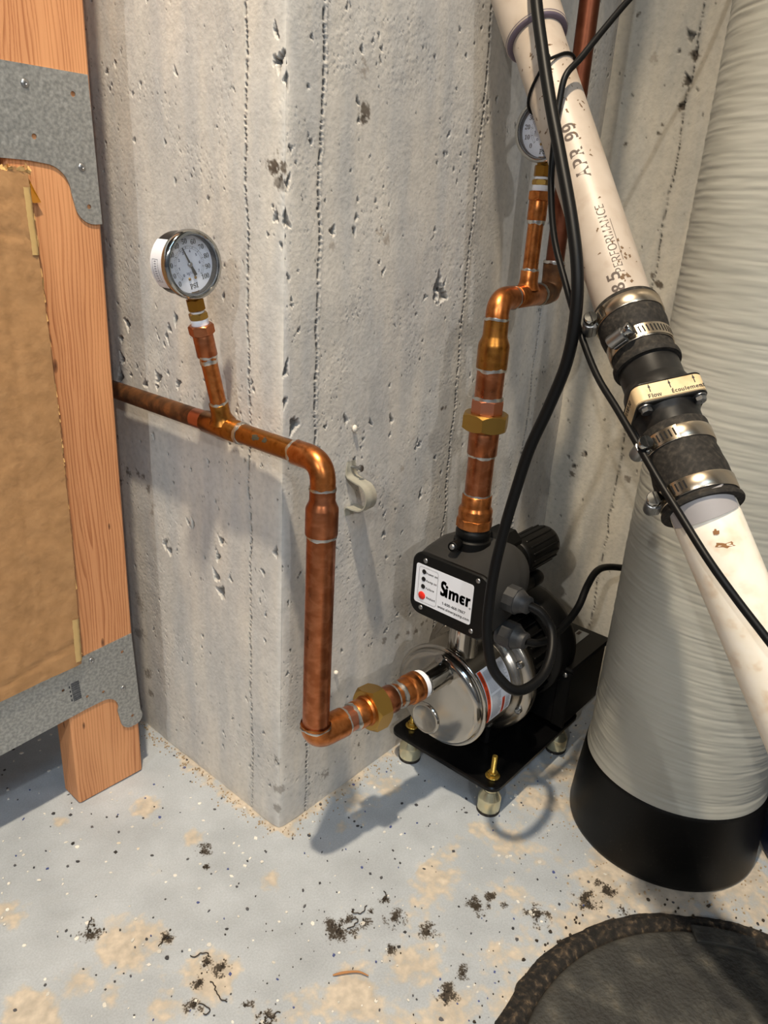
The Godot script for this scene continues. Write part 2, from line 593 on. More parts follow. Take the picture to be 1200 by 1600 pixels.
# [u, y, radius]: u is minus the distance along the left face or the distance along the right face
const PITS := [[-0.171,0.588,0.0041],[-0.183,0.577,0.0035],[-0.188,0.566,0.0035],[-0.206,0.564,0.0021],[-0.195,0.558,0.0021],[-0.270,0.570,0.0052],[-0.286,0.551,0.0038],[-0.286,0.528,0.0053],[-0.293,0.505,0.0070],[-0.238,0.506,0.0037],[-0.211,0.518,0.0058],[-0.172,0.518,0.0042],[-0.153,0.817,0.0024],[-0.163,0.723,0.0020],[-0.234,0.507,0.0022],[-0.214,0.507,0.0029],[-0.156,0.356,0.0037],[-0.102,0.352,0.0043],[-0.109,0.330,0.0044],[-0.113,0.304,0.0059],[-0.010,0.369,0.0040],[-0.030,0.339,0.0028],[-0.166,0.355,0.0030],[-0.215,0.310,0.0048],[-0.206,0.303,0.0047],[-0.104,0.286,0.0067],[-0.086,0.310,0.0029],[-0.227,0.447,0.0030],
	[0.004,0.725,0.0035],[0.002,0.695,0.0050],[-0.012,0.696,0.0034],[-0.013,0.838,0.0034],[-0.007,0.817,0.0052],[-0.013,0.817,0.0032],[0.004,0.562,0.0046],[0.003,0.530,0.0037],[0.007,0.752,0.0022],[0.001,0.803,0.0036],[0.233,0.635,0.0080],[0.242,0.623,0.0068],[0.228,0.624,0.0051],[0.090,0.688,0.0025],[0.061,0.687,0.0036],[0.130,0.491,0.0028],[0.220,0.449,0.0031],[0.216,0.454,0.0023],[0.165,0.489,0.0036],[0.089,0.501,0.0034],[0.016,0.506,0.0063],[0.164,0.347,0.0031],[0.231,0.380,0.0032],[0.214,0.446,0.0023],[0.164,0.471,0.0022]]
# [u, y, radius, strength, kind]: kind 0 dark brown grime, 1 light brown
const STAINS := [[-0.315,0.367,0.0083,0.6,0],[-0.290,0.382,0.0065,0.6,0],[-0.267,0.390,0.0056,0.6,0],[-0.253,0.388,0.0047,0.5,0],[-0.245,0.373,0.0047,0.5,0],[-0.236,0.355,0.0047,0.5,1],[-0.240,0.345,0.0040,0.6,1],[-0.272,0.063,0.0072,0.5,0],[-0.277,0.093,0.0089,0.45,0],[-0.29,0.15,0.012,0.35,0],[-0.285,0.20,0.012,0.3,0],
	[-0.014,0.738,0.0080,0.95,0],[-0.005,0.736,0.0065,0.85,0],[-0.010,0.724,0.0060,0.5,0],[-0.004,0.722,0.0050,0.4,0],[0.098,0.793,0.0071,0.8,0],[0.096,0.784,0.0040,0.7,0],[0.093,0.830,0.0046,0.6,1],[0.093,0.824,0.0050,0.6,1],[0.099,0.825,0.0029,0.5,1],[0.126,0.686,0.0064,0.6,1],[0.138,0.682,0.0052,0.6,1],[0.061,0.673,0.0042,0.5,1],[0.190,0.425,0.0046,0.6,1],[0.188,0.430,0.0030,0.7,0],[0.227,0.183,0.0043,0.6,0],[0.178,0.193,0.0041,0.45,0],[0.204,0.187,0.0042,0.5,0],[0.246,0.180,0.0044,0.6,0],[0.259,0.185,0.0035,0.55,0],[0.270,0.185,0.0036,0.5,0],[0.077,0.037,0.0074,0.4,0],[0.139,0.049,0.0034,0.6,0],[-0.007,0.099,0.0060,0.35,0],[-0.001,0.057,0.0076,0.35,0],[-0.003,0.029,0.0062,0.35,0],[0.259,0.487,0.0031,0.7,0],[0.262,0.487,0.0031,0.6,0],[0.268,0.488,0.003,0.6,0],[0.30,0.12,0.014,0.4,0],[0.32,0.17,0.012,0.35,0]]

func concrete_sheet(u0: float, u1: float, h: float, du: float, place: Callable, seams: Array, pits: Array, stains: Array, seed_: int, tint: Color, roughness := 1.0) -> Geo:
	var nu := int(round((u1 - u0) / du)) + 1
	var nv := int(round(h / du)) + 1
	var low := noise(seed_, 0.008 * du / 0.0016, FastNoiseLite.TYPE_SIMPLEX_SMOOTH, 3).get_image(nu, nv, false, false, true).get_data()
	var mid := noise(seed_ + 1, 0.09 * du / 0.0016, FastNoiseLite.TYPE_SIMPLEX_SMOOTH, 3).get_image(nu, nv, false, false, true).get_data()
	var fine := noise(seed_ + 2, 0.30 * du / 0.0016, FastNoiseLite.TYPE_SIMPLEX, 2).get_image(nu, nv, false, false, true).get_data()
	var si := noise(seed_ + 3, 0.035 * du / 0.0016, FastNoiseLite.TYPE_SIMPLEX_SMOOTH, 4).get_image(nu, maxi(nv / 6, 4), false, false, true)
	si.resize(nu, nv, Image.INTERPOLATE_CUBIC)
	var streak := si.get_data()
	var area := noise(seed_ + 4, 0.014 * du / 0.0016, FastNoiseLite.TYPE_SIMPLEX_SMOOTH, 2).get_image(nu, nv, false, false, true).get_data()
	var disp := PackedFloat32Array()
	disp.resize(nu * nv)
	var dark := PackedFloat32Array()
	dark.resize(nu * nv)
	var brown := PackedFloat32Array()
	brown.resize(nu * nv)
	for k in nu * nv:
		var rough_here := clampf((area[k] - 105) / 70.0, 0.15, 1.0) * roughness
		disp[k] = (low[k] - 128) * 0.0000105 + (mid[k] - 128) * 0.0000016 * rough_here
		var f := fine[k]
		if f < 52:
			disp[k] -= (52 - f) * 0.000018 * rough_here
			dark[k] = (52 - f) * 0.004 * rough_here
	# form-board seams: a ragged fin beside a broken groove
	var wob := noise(seed_ + 5, 0.02 * du / 0.0016, FastNoiseLite.TYPE_SIMPLEX_SMOOTH, 4)
	var brk := noise(seed_ + 6, 0.34 * du / 0.0016, FastNoiseLite.TYPE_SIMPLEX, 3)
	for s in seams.size():
		for j in nv:
			var uc: float = seams[s] + wob.get_noise_2d(j, s * 71.0) * 0.0042
			var b := brk.get_noise_2d(j, s * 91.0)
			var b2 := brk.get_noise_2d(j * 1.7 + 300.0, s * 91.0)
			var i0 := int((uc - u0) / du)
			for i in range(maxi(i0 - 8, 0), mini(i0 + 9, nu)):
				var x := (u0 + i * du) - uc
				var k := j * nu + i
				var g := exp(-pow(x / 0.0011, 2.0))
				var fin := exp(-pow((x - 0.0022) / 0.0013, 2.0))
				disp[k] += fin * clampf(b2 * 2.0 + 0.2, 0.0, 1.0) * 0.0008
				var gd := clampf(0.55 - b * 2.6, 0.0, 1.0)
				disp[k] -= g * gd * 0.0026
				dark[k] += g * gd * 0.92 + exp(-pow(x / 0.004, 2.0)) * 0.10
	# air holes
	var all := pits.duplicate()
	var g2 := RandomNumberGenerator.new()
	g2.seed = seed_
	for q in int((u1 - u0) * h * 2600.0 * roughness):
		var pu := g2.randf_range(u0, u1)
		var py := g2.randf_range(0.02, h)
		if area[clampi(int(py / du), 0, nv - 1) * nu + clampi(int((pu - u0) / du), 0, nu - 1)] > 118 or g2.randf() < 0.2:
			all.append([pu, py, 0.0007 + 0.0017 * pow(g2.randf(), 4.0)])
	for p in all:
		var r: float = p[2]
		var st := g2.randf_range(0.9, 1.7)
		var tilt := g2.randf_range(-0.7, 0.7)
		var ph := g2.randf() * TAU
		var i0 := int((p[0] - u0) / du)
		var j0 := int(p[1] / du)
		var w := int(r * 2.2 / du) + 1
		for j in range(maxi(j0 - w, 0), mini(j0 + w + 1, nv)):
			for i in range(maxi(i0 - w, 0), mini(i0 + w + 1, nu)):
				var off := Vector2(u0 + i * du - p[0], j * du - p[1]).rotated(tilt) / r
				var x: float = off.x * st
				var y: float = off.y / st * 1.05
				var dd := sqrt(x * x + y * y) * (1.0 + 0.25 * sin(3.0 * atan2(y, x) + ph) + 0.12 * sin(7.0 * atan2(y, x) - ph))
				if dd < 1.15:
					var t := smoothstep(1.15, 0.75, dd)
					disp[j * nu + i] -= t * minf(r * 0.85, 0.0048)
					dark[j * nu + i] += t * 0.68
				elif dd < 1.5:
					disp[j * nu + i] += 0.00025 * (1.5 - dd)
	for p in stains:
		var r: float = p[2]
		var i0 := int((p[0] - u0) / du)
		var j0 := int(p[1] / du)
		var w := int(r * 1.6 / du) + 1
		for j in range(maxi(j0 - w, 0), mini(j0 + w + 1, nv)):
			for i in range(maxi(i0 - w, 0), mini(i0 + w + 1, nu)):
				var k := j * nu + i
				var dd := Vector2(u0 + i * du - p[0], j * du - p[1]).length() / r + (mid[k] - 128) * 0.006 + (fine[k] - 128) * 0.004
				if dd < 1.0:
					var t: float = clampf((1.0 - dd) * 2.4, 0.0, 1.0) * p[3]
					if p[4] == 0:
						dark[k] += t * 0.85
					brown[k] = maxf(brown[k], t)
	var o := Geo.new()
	o.v.resize(nu * nv)
	o.n.resize(nu * nv)
	o.c.resize(nu * nv)
	o.uv.resize(nu * nv)
	var base := []
	for i in nu:
		base.append(place.call(u0 + i * du))   # [point, outward normal]
	var k := 0
	for j in nv:
		for i in nu:
			var b: Array = base[i]
			o.v[k] = b[0] + Vector3(0, j * du, 0) + b[1] * disp[k]
			o.uv[k] = Vector2(u0 + i * du, j * du)
			var s := (streak[k] - 128) / 128.0
			var l := (low[k] - 128) / 128.0
			var f := 0.96 + 0.13 * s + 0.05 * l + (mid[k] - 128) * 0.0005
			f *= 1.0 - minf(dark[k], 0.9)
			var q := Color(tint.r * f, tint.g * f, tint.b * f)
			q = q.lerp(Color(tint.r * f * 1.04, tint.g * f * 1.0, tint.b * f * 0.94), clampf(0.5 + s, 0.0, 1.0))
			o.c[k] = q.lerp(Color(0.20, 0.14, 0.09) * (0.4 + 0.6 * f), brown[k] * 0.75)
			k += 1
	for j in nv:
		for i in nu:
			var q := j * nu + i
			var dx := o.v[q + (1 if i < nu - 1 else 0)] - o.v[q - (1 if i > 0 else 0)]
			var dy := o.v[q + (nu if j < nv - 1 else 0)] - o.v[q - (nu if j > 0 else 0)]
			o.n[q] = dx.cross(dy).normalized()
	o.ix.resize((nu - 1) * (nv - 1) * 6)
	k = 0
	for j in nv - 1:
		for i in nu - 1:
			var a := j * nu + i
			o.ix[k] = a
			o.ix[k + 1] = a + nu
			o.ix[k + 2] = a + 1
			o.ix[k + 3] = a + 1
			o.ix[k + 4] = a + nu
			o.ix[k + 5] = a + nu + 1
			k += 6
	o.col = tint
	return o

func pilaster_at(u: float) -> Array:
	var s := sqrt(u * u + 0.007 * 0.007)
	var d := Vector3(0.5 * (1.0 + u / s), 0, 0.5 * (1.0 - u / s)).normalized()
	return [Vector3(0.5 * (u + s), 0, -0.5 * (s - u)), Vector3(-d.z, 0, d.x)]

func right_wall_at(u: float) -> Array:
	return [Vector3(0.575, 0, u), Vector3(-1, 0, 0)]

func build_walls() -> void:
	var H := 1.04
	var top := 2.46
	var tl := Color(0.58, 0.57, 0.55)
	var tb := Color(0.55, 0.535, 0.515)
	var left := concrete_sheet(-0.56, 0.0, H, 0.0013, pilaster_at, [SEAMS[0]], PITS, STAINS, 101, tl, 1.0)
	left.box(Vector3(0.0, 0.0, -2.7), Vector3(0.3, top, -0.56))
	left.box(Vector3(0.0, H, -0.56), Vector3(0.3, top, 0.0))
	left.box(Vector3(0.012, -0.1, -0.57), Vector3(0.3, H + 0.01, -0.012))
	struct("wall_left", left, M["concrete"])
	var back := concrete_sheet(0.0, 0.576, H, 0.0013, pilaster_at, SEAMS.slice(1), PITS, STAINS, 101, tb, 1.0)
	back.box(Vector3(0.0, H, -0.3), Vector3(0.9, top, 0.0))
	back.box(Vector3(0.012, -0.1, -0.3), Vector3(0.9, H + 0.01, -0.012))
	struct("wall_back", back, M["concrete"])
	var wr_pits := [[0.098,0.933,0.0053],[0.108,0.912,0.0044],[0.105,0.884,0.0050],[0.104,0.856,0.0042],[0.087,0.917,0.0024],[0.052,0.381,0.0030],[0.037,0.358,0.0030]]
	var wr_st := [[0.024,0.961,0.0041,0.9,0],[0.083,0.835,0.0025,0.7,0],[0.081,0.824,0.0025,0.7,0],[0.037,0.813,0.0026,0.7,0],[0.117,0.639,0.0052,0.9,0],[0.106,0.650,0.0044,0.7,0],[0.052,0.381,0.0049,0.8,0],[0.037,0.358,0.0050,0.7,0],[0.034,0.345,0.0045,0.7,0],[0.010,0.458,0.0030,0.7,0],[0.073,0.441,0.0024,0.8,0],[0.108,0.912,0.0060,0.7,0],[0.105,0.884,0.0060,0.7,0],[0.104,0.856,0.0049,0.6,0],[0.054,0.912,0.0060,0.5,1],[0.12,0.43,0.006,0.6,0],[0.125,0.36,0.005,0.6,0]]
	var right := concrete_sheet(-0.004, 0.616, H, 0.0020, right_wall_at, [0.108], wr_pits, wr_st, 301, Color(0.53, 0.50, 0.44), 0.4)
	right.box(Vector3(0.575, 0.0, 0.616), Vector3(0.9, top, 4.3))
	right.box(Vector3(0.575, H, -0.02), Vector3(0.9, top, 0.616))
	right.box(Vector3(0.585, -0.1, -0.02), Vector3(0.9, H + 0.01, 0.63))
	struct("wall_right", right, M["concrete"])
	# the rest of the basement, behind the camera and past the shelf
	var g := Geo.new()
	g.box(Vector3(-4.2, 0, 4.2), Vector3(0.9, top, 4.4))
	struct("wall_front", g, M["room wall"])
	g = Geo.new()
	g.box(Vector3(-4.4, 0, -2.7), Vector3(-4.2, top, 4.4))
	struct("wall_far_left", g, M["room wall"])
	g = Geo.new()
	g.box(Vector3(-4.4, 0, -2.9), Vector3(0.3, top, -2.7))
	struct("wall_far_back", g, M["room wall"])
	g = Geo.new()
	g.box(Vector3(-4.4, top, -2.9), Vector3(0.9, top + 0.15, 4.4))
	struct("ceiling", g, M["room ceiling"])

# ------------------------------------------------------------------ floor
const FX0 := -0.50
const FX1 := 0.72
const FZ0 := -0.62
const FZ1 := 0.80
const MOULD := [[-0.046,0.148,0.011],[-0.028,0.144,0.007],[-0.049,0.137,0.005],[0.080,0.237,0.009],[0.100,0.241,0.007],[0.103,0.260,0.004],[0.116,0.293,0.010],[-0.165,0.079,0.009],[-0.158,0.093,0.006],[-0.182,0.090,0.007],[-0.198,0.105,0.008],[-0.161,0.164,0.010],[-0.022,0.272,0.008],[0.006,0.271,0.006],[0.018,0.218,0.007],[0.005,0.182,0.008],[0.015,0.157,0.007],[-0.021,0.161,0.005],[-0.226,-0.036,0.009],[-0.176,0.027,0.008],[-0.083,-0.039,0.007],[-0.094,-0.017,0.004],[0.173,0.322,0.010],[0.203,0.335,0.009],[0.190,0.359,0.006],[0.205,0.322,0.004],[-0.024,0.201,0.005],[-0.164,0.140,0.004],[-0.007,0.158,0.004]]
const TAN := [[-0.079,-0.064,0.012],[-0.200,0.012,0.031],[-0.092,-0.141,0.016],[-0.101,-0.113,0.014],[-0.176,-0.196,0.009],[-0.057,0.047,0.013],[0.101,0.038,0.025],[0.160,0.031,0.026],[0.057,0.047,0.011],[-0.172,0.096,0.025],[-0.146,0.169,0.030],[-0.217,0.077,0.024],[-0.303,0.013,0.029],[-0.265,0.012,0.018],[-0.032,0.233,0.032],[-0.087,0.214,0.025],[-0.028,0.293,0.031],[0.186,0.328,0.044],[0.209,0.274,0.015],[0.176,0.292,0.022],[0.285,0.224,0.021],[0.205,0.372,0.043],[0.283,0.452,0.051],[0.140,0.327,0.035],[0.518,0.175,0.030],[-0.002,-0.175,0.016],[-0.005,-0.101,0.013],[-0.245,0.047,0.018],[-0.272,-0.122,0.020],[-0.002,0.312,0.025],[0.30,0.50,0.05],[0.42,0.45,0.06],[0.34,0.20,0.02],[0.24,0.30,0.02]]
const SUMP := Vector2(0.041, 0.560)
const TANK := Vector2(0.356, 0.334)

func floor_texture() -> ImageTexture:
	var W := 1280
	var H := int(W * (FZ1 - FZ0) / (FX1 - FX0))
	# how much dirt lies where, at a quarter of the size
	var w4 := W / 4
	var h4 := H / 4
	var bias := PackedByteArray()
	bias.resize(w4 * h4)
	for j in h4:
		var z := lerpf(FZ0, FZ1, (j + 0.5) / h4)
		for i in w4:
			var x := lerpf(FX0, FX1, (i + 0.5) / w4)
			var b := 0.0
			for t in TAN:
				var dx: float = x - t[0]
				var dz: float = z - t[1]
				var q: float = (dx * dx + dz * dz) / (t[2] * t[2])
				if q < 4.0:
					b = maxf(b, 0.78 - 0.26 * q)
			if x > 0.0 and z > -0.02:
				b = maxf(b, 0.85 - z / 0.024 * 0.5)
			if z < 0.0 and x < 0.02:
				b = maxf(b, 0.8 + x / 0.018 * 0.5)
			var dt := Vector2(x, z).distance_to(TANK) - 0.113
			b = maxf(b, 0.9 - dt / 0.05)
			var ds := Vector2(x, z).distance_to(SUMP) - 0.238
			b = maxf(b, 0.75 - ds / 0.035)
			if z > 0.16:
				b = maxf(b, 0.43 + 0.6 * (z - 0.16))
			bias[j * w4 + i] = clampi(int(b * 255.0), 0, 255)
	var bi := Image.create_from_data(w4, h4, false, Image.FORMAT_L8, bias)
	bi.resize(W, H, Image.INTERPOLATE_BILINEAR)
	var bd := bi.get_data()
	var n1 := noise(501, 0.010, FastNoiseLite.TYPE_SIMPLEX_SMOOTH, 6).get_image(W, H, false, false, true).get_data()
	var n2 := noise(502, 0.055, FastNoiseLite.TYPE_SIMPLEX, 4).get_image(W, H, false, false, true).get_data()
	var n3 := noise(503, 0.35, FastNoiseLite.TYPE_SIMPLEX, 2).get_image(W, H, false, false, true).get_data()
	var mould := PackedByteArray()
	mould.resize(W * H)
	var sx := W / (FX1 - FX0)
	for m in MOULD:
		var r: float = m[2] * 1.7 * (0.6 + 0.5 * absf(sin(m[0] * 310.0 + m[1] * 170.0)))
		var i0 := int((m[0] - FX0) * sx)
		var j0 := int((m[1] - FZ0) * sx)
		var w := int(r * sx) + 1
		for j in range(maxi(j0 - w, 0), mini(j0 + w, H)):
			for i in range(maxi(i0 - w, 0), mini(i0 + w, W)):
				var d := Vector2(i - i0, j - j0).length() / (r * sx)
				mould[j * W + i] = maxi(mould[j * W + i], int(clampf(1.0 - d, 0.0, 1.0) * 255.0))
	var out := PackedByteArray()
	out.resize(W * H * 3)
	var o := 0
	for k in W * H:
		var a := n1[k]
		var b := n2[k]
		var c := n3[k]
		var t := (bd[k] + (a - 128) * 1.15 + (b - 128) * 0.45 - 118) / 80.0
		t = clampf(t, 0.0, 1.0)
		var v := 1.0 + (a - 128) * 0.0005 + (c - 128) * 0.0004
		var r := 168.0 * v
		var g := 173.0 * v
		var bl := 178.0 * v
		if t > 0.0:
			var e := 0.94 + (b - 120) * 0.0011 + (a - 128) * 0.0006
			t *= 0.72
			r += (194.0 * e - r) * t
			g += (176.0 * e - g) * t
			bl += (152.0 * e - bl) * t
		var m := mould[k]
		if m > 0:
			var s := clampf((m * 0.95 + (b - 128) * 1.7 + (c - 128) * 1.2 - 105) / 85.0, 0.0, 0.95)
			r += (48.0 - r) * s
			g += (40.0 - g) * s
			bl += (31.0 - bl) * s
		out[o] = clampi(int(r), 0, 255)
		out[o + 1] = clampi(int(g), 0, 255)
		out[o + 2] = clampi(int(bl), 0, 255)
		o += 3
	return ImageTexture.create_from_image(Image.create_from_data(W, H, false, Image.FORMAT_RGB8, out))

func build_floor() -> void:
	var m: StandardMaterial3D = M["painted floor"]
	m.albedo_texture = floor_texture()
	m.roughness = 0.52
	var du := 0.004
	var nu := int((FX1 - FX0) / du) + 1
	var nv := int((FZ1 - FZ0) / du) + 1
	var a := noise(511, 0.02, FastNoiseLite.TYPE_SIMPLEX_SMOOTH, 3)
	var b := noise(512, 0.12, FastNoiseLite.TYPE_SIMPLEX_SMOOTH, 3)
	var rows := []
	var uvs := []
	for j in nv:
		var row := PackedVector3Array()
		var ur := PackedVector2Array()
		var z := lerpf(FZ0, FZ1, float(j) / (nv - 1))
		for i in nu:
			var x := lerpf(FX0, FX1, float(i) / (nu - 1))
			var y := a.get_noise_2d(i, j) * 0.0012 + b.get_noise_2d(i, j) * 0.0007 - 0.0003
			var edge := minf(minf(x - FX0, FX1 - x), minf(z - FZ0, FZ1 - z))
			row.append(Vector3(x, y * clampf(edge / 0.03, 0.0, 1.0), z))
			ur.append(Vector2(float(i) / (nu - 1), float(j) / (nv - 1)))
		rows.append(row)
		uvs.append(ur)
	var g := Geo.new()
	g.grid(rows, false, uvs, Vector3.UP)
	var f := struct("floor", g, m)
	g = Geo.new()
	g.flat([Vector3(-4.4, 0, -2.9), Vector3(0.9, 0, -2.9), Vector3(0.9, 0, FZ0), Vector3(-4.4, 0, FZ0)], Vector3.UP)
	g.flat([Vector3(-4.4, 0, FZ1), Vector3(0.9, 0, FZ1), Vector3(0.9, 0, 4.4), Vector3(-4.4, 0, 4.4)], Vector3.UP)
	g.flat([Vector3(-4.4, 0, FZ0), Vector3(FX0, 0, FZ0), Vector3(FX0, 0, FZ1), Vector3(-4.4, 0, FZ1)], Vector3.UP)
	g.flat([Vector3(FX1, 0, FZ0), Vector3(0.9, 0, FZ0), Vector3(0.9, 0, FZ1), Vector3(FX1, 0, FZ1)], Vector3.UP)
	g.box(Vector3(-4.4, -0.15, -2.9), Vector3(0.9, -0.006, 4.4))
	part("slab", g, M["room floor"], f)
	# colour flakes cast into the paint
	var q := Geo.new()
	rng.seed = 77
	for k in 1500:
		var x := rng.randf_range(-0.45, 0.50)
		var z := rng.randf_range(-0.42, 0.50)
		if (x > -0.004 and z < 0.004) or Vector2(x, z).distance_to(SUMP) < 0.24 or Vector2(x, z).distance_to(TANK) < 0.13:
			continue
		var h := rng.randf()
		var s := 0.0010 + 0.0016 * pow(rng.randf(), 2.0)
		if h < 0.5:
			var w := rng.randf_range(0.55, 0.80)
			q.col = Color(w, w * 0.95, w * 0.86)
			s *= 1.15
		elif h < 0.90:
			var w := rng.randf_range(0.02, 0.09)
			q.col = Color(w, w, w * 1.1)
		else:
			q.col = Color(0.06, 0.08, 0.22)
		flake(q, Vector3(x, 0.0006, z), s)
	q.col = Color(0.62, 0.55, 0.44)
	for p in [[-0.16, 0.235, 0.007], [-0.135, -0.095, 0.005], [-0.145, -0.118, 0.005], [0.078, 0.068, 0.004]]:
		flake(q, Vector3(p[0], 0.0007, p[1]), p[2] * 0.6)
	var fl := part("paint_flakes", q, M["paint flake"], f, true, "small white, black and blue flakes in the floor paint")
	fl.set_meta("kind", "stuff")
	# crumbs of dirt
	var cr := Geo.new()
	for p in MOULD:
		for k in int(p[2] * 700.0):
			var d: Vector2 = Vector2.from_angle(rng.randf() * TAU) * p[2] * absf(rng.randfn(0.0, 0.55))
			crumb(cr, Vector3(p[0] + d.x, 0.0005, p[1] + d.y), rng.randf_range(0.0005, 0.0016))
	for k in 130:
		var an := rng.randf() * TAU
		var d := rng.randf_range(0.236, 0.262)
		crumb(cr, Vector3(SUMP.x + cos(an) * d, 0.001, SUMP.y + sin(an) * d), rng.randf_range(0.0006, 0.0022))
	for k in 170:
		crumb(cr, Vector3(rng.randf_range(-0.32, 0.3), 0.0003, rng.randf_range(0.08, 0.34)), rng.randf_range(0.0003, 0.0009))
	for e in [[-0.160, 0.075, 9], [-0.175, 0.098, 12], [-0.195, 0.108, 9], [-0.158, 0.160, 8], [-0.03, 0.150, 10], [-0.005, 0.150, 9], [0.01, 0.160, 7], [-0.226, -0.034, 8], [-0.172, 0.030, 8]]:
		var th := []
		var at := Vector3(e[0], 0.0014, e[1])
		var an := rng.randf() * TAU
		for k in e[2]:
			th.append(at)
			an += rng.randf_range(-1.1, 1.1)
			at += Vector3(cos(an), 0, sin(an)) * 0.0028 + Vector3(0, rng.randf_range(-0.0004, 0.0004), 0)
		cr.tube(spline(th, 3), 0.00055, 6)
	part("dirt_crumbs", cr, M["crumb dark"], f, true, "dark crumbs of dirt scattered on the floor").set_meta("kind", "stuff")
	cr = Geo.new()
	for k in 700:
		var s := rng.randf()
		var p := Vector3(rng.randf_range(0.0, 0.5), 0.0004, absf(rng.randfn(0.0, 0.012)) + 0.003)
		if s < 0.35:
			p = Vector3(-absf(rng.randfn(0.0, 0.009)) - 0.003, 0.0004, rng.randf_range(-0.38, 0.0))
		elif s < 0.7:
			var an := rng.randf() * TAU
			var d := 0.117 + absf(rng.randfn(0.0, 0.03))
			p = Vector3(TANK.x + cos(an) * d, 0.0004, TANK.y + sin(an) * d)
			if p.x > 0.56 or p.z < 0.003:
				continue
		crumb(cr, p, rng.randf_range(0.0004, 0.0014))
	part("mortar_crumbs", cr, M["crumb tan"], f, true, "tan grit along the foot of the walls and round the tank").set_meta("kind", "stuff")

func flake(q: Geo, p: Vector3, s: float) -> void:
	var k := rng.randi_range(4, 6)
	var a0 := rng.randf() * TAU
	var st := rng.randf_range(0.5, 1.0)
	var ring := []
	for i in k:
		var a := a0 + TAU * i / k
		var r := s * rng.randf_range(0.75, 1.2)
		var d := Vector2(cos(a) * r, sin(a) * r * st).rotated(a0 * 3.0)
		ring.append(p + Vector3(d.x, 0.0, d.y))
	q.flat(ring, Vector3.UP)
	for i in k:
		var a: Vector3 = ring[i]
		var b: Vector3 = ring[(i + 1) % k]
		q.flat([a, b, b - Vector3(0, 0.0012, 0), a - Vector3(0, 0.0012, 0)], a - p)

func crumb(q: Geo, p: Vector3, s: float) -> void:
	var top := p + Vector3(rng.randf_range(-0.3, 0.3) * s, s * rng.randf_range(0.5, 1.1), rng.randf_range(-0.3, 0.3) * s)
	var k := 5
	var a0 := rng.randf() * TAU
	var low := []
	var mid := []
	for i in k:
		var r := s * rng.randf_range(0.7, 1.3)
		var d := Vector3(cos(a0 + TAU * i / k) * r, 0, sin(a0 + TAU * i / k) * r)
		low.append(p + d - Vector3(0, 0.001, 0))
		mid.append(p + d * rng.randf_range(0.7, 1.0) + Vector3(0, s * rng.randf_range(0.2, 0.5), 0))
	for i in k:
		var j := (i + 1) % k
		q.flat([low[i], low[j], mid[j], mid[i]], mid[i] - p)
		q.flat([mid[i], mid[j], top], Vector3.UP + mid[i] - p)

# ------------------------------------------------------------------ plumbing
func ring(to: Node3D, p: Vector3, d: Vector3, r: float, w: float, h := 0.0009, seed_ := 1) -> void:   # an uneven bead of solder round a pipe
	var f := noise(seed_, 0.9, FastNoiseLite.TYPE_SIMPLEX_SMOOTH, 2)
	var t := along(p, d)
	var rows := []
	for i in 7:
		var a := PI * i / 6.0
		var row := PackedVector3Array()
		for j in 36:
			var an := TAU * j / 36
			var k := 1.0 + 0.5 * f.get_noise_2d(cos(an) * 1.6 + seed_, sin(an) * 1.6)
			var y := -cos(a) * w * 0.52 * k + w * 0.4 * f.get_noise_2d(cos(an) + 9.0, sin(an) + seed_)
			row.append(t * Vector3((r - 0.0003 + sin(a) * h * 1.25 * k) * cos(an), y, (r - 0.0003 + sin(a) * h * 1.25 * k) * sin(an)))
		rows.append(row)
	var centre := []
	for i in 7:
		centre.append(p)
	var g := Geo.new()
	g.grid_out(rows, centre)
	part("solder", g, M["solder"], to)

func sleeve(g: Geo, a: Vector3, b: Vector3, r: float, wall := 0.0012, seg := 40) -> void:   # a fitting's cup with rounded lips
	var l := a.distance_to(b)
	g.lathe([Vector2(r - wall, 0), Vector2(r - 0.0003, 0), Vector2(r, 0.0004), Vector2(r, l - 0.0004), Vector2(r - 0.0003, l), Vector2(r - wall, l)], seg, along(a, b - a))

func pipe(g: Geo, a: Vector3, b: Vector3, r: float, seg := 40) -> void:
	g.tube([a, b], r, seg)

func dirof(a: Vector3, b: Vector3) -> Vector3:
	return (b - a).normalized()

func hexpart(g: Geo, a: Vector3, d: Vector3, r: float, l: float, bore: float, spin := 0.0) -> void:
	var keep := g.xf
	g.xf = along(a, d) * Transform3D(Basis(Vector3.UP, spin), Vector3.ZERO)
	g.hexnut(r, 0.0, l, bore)
	g.xf = keep

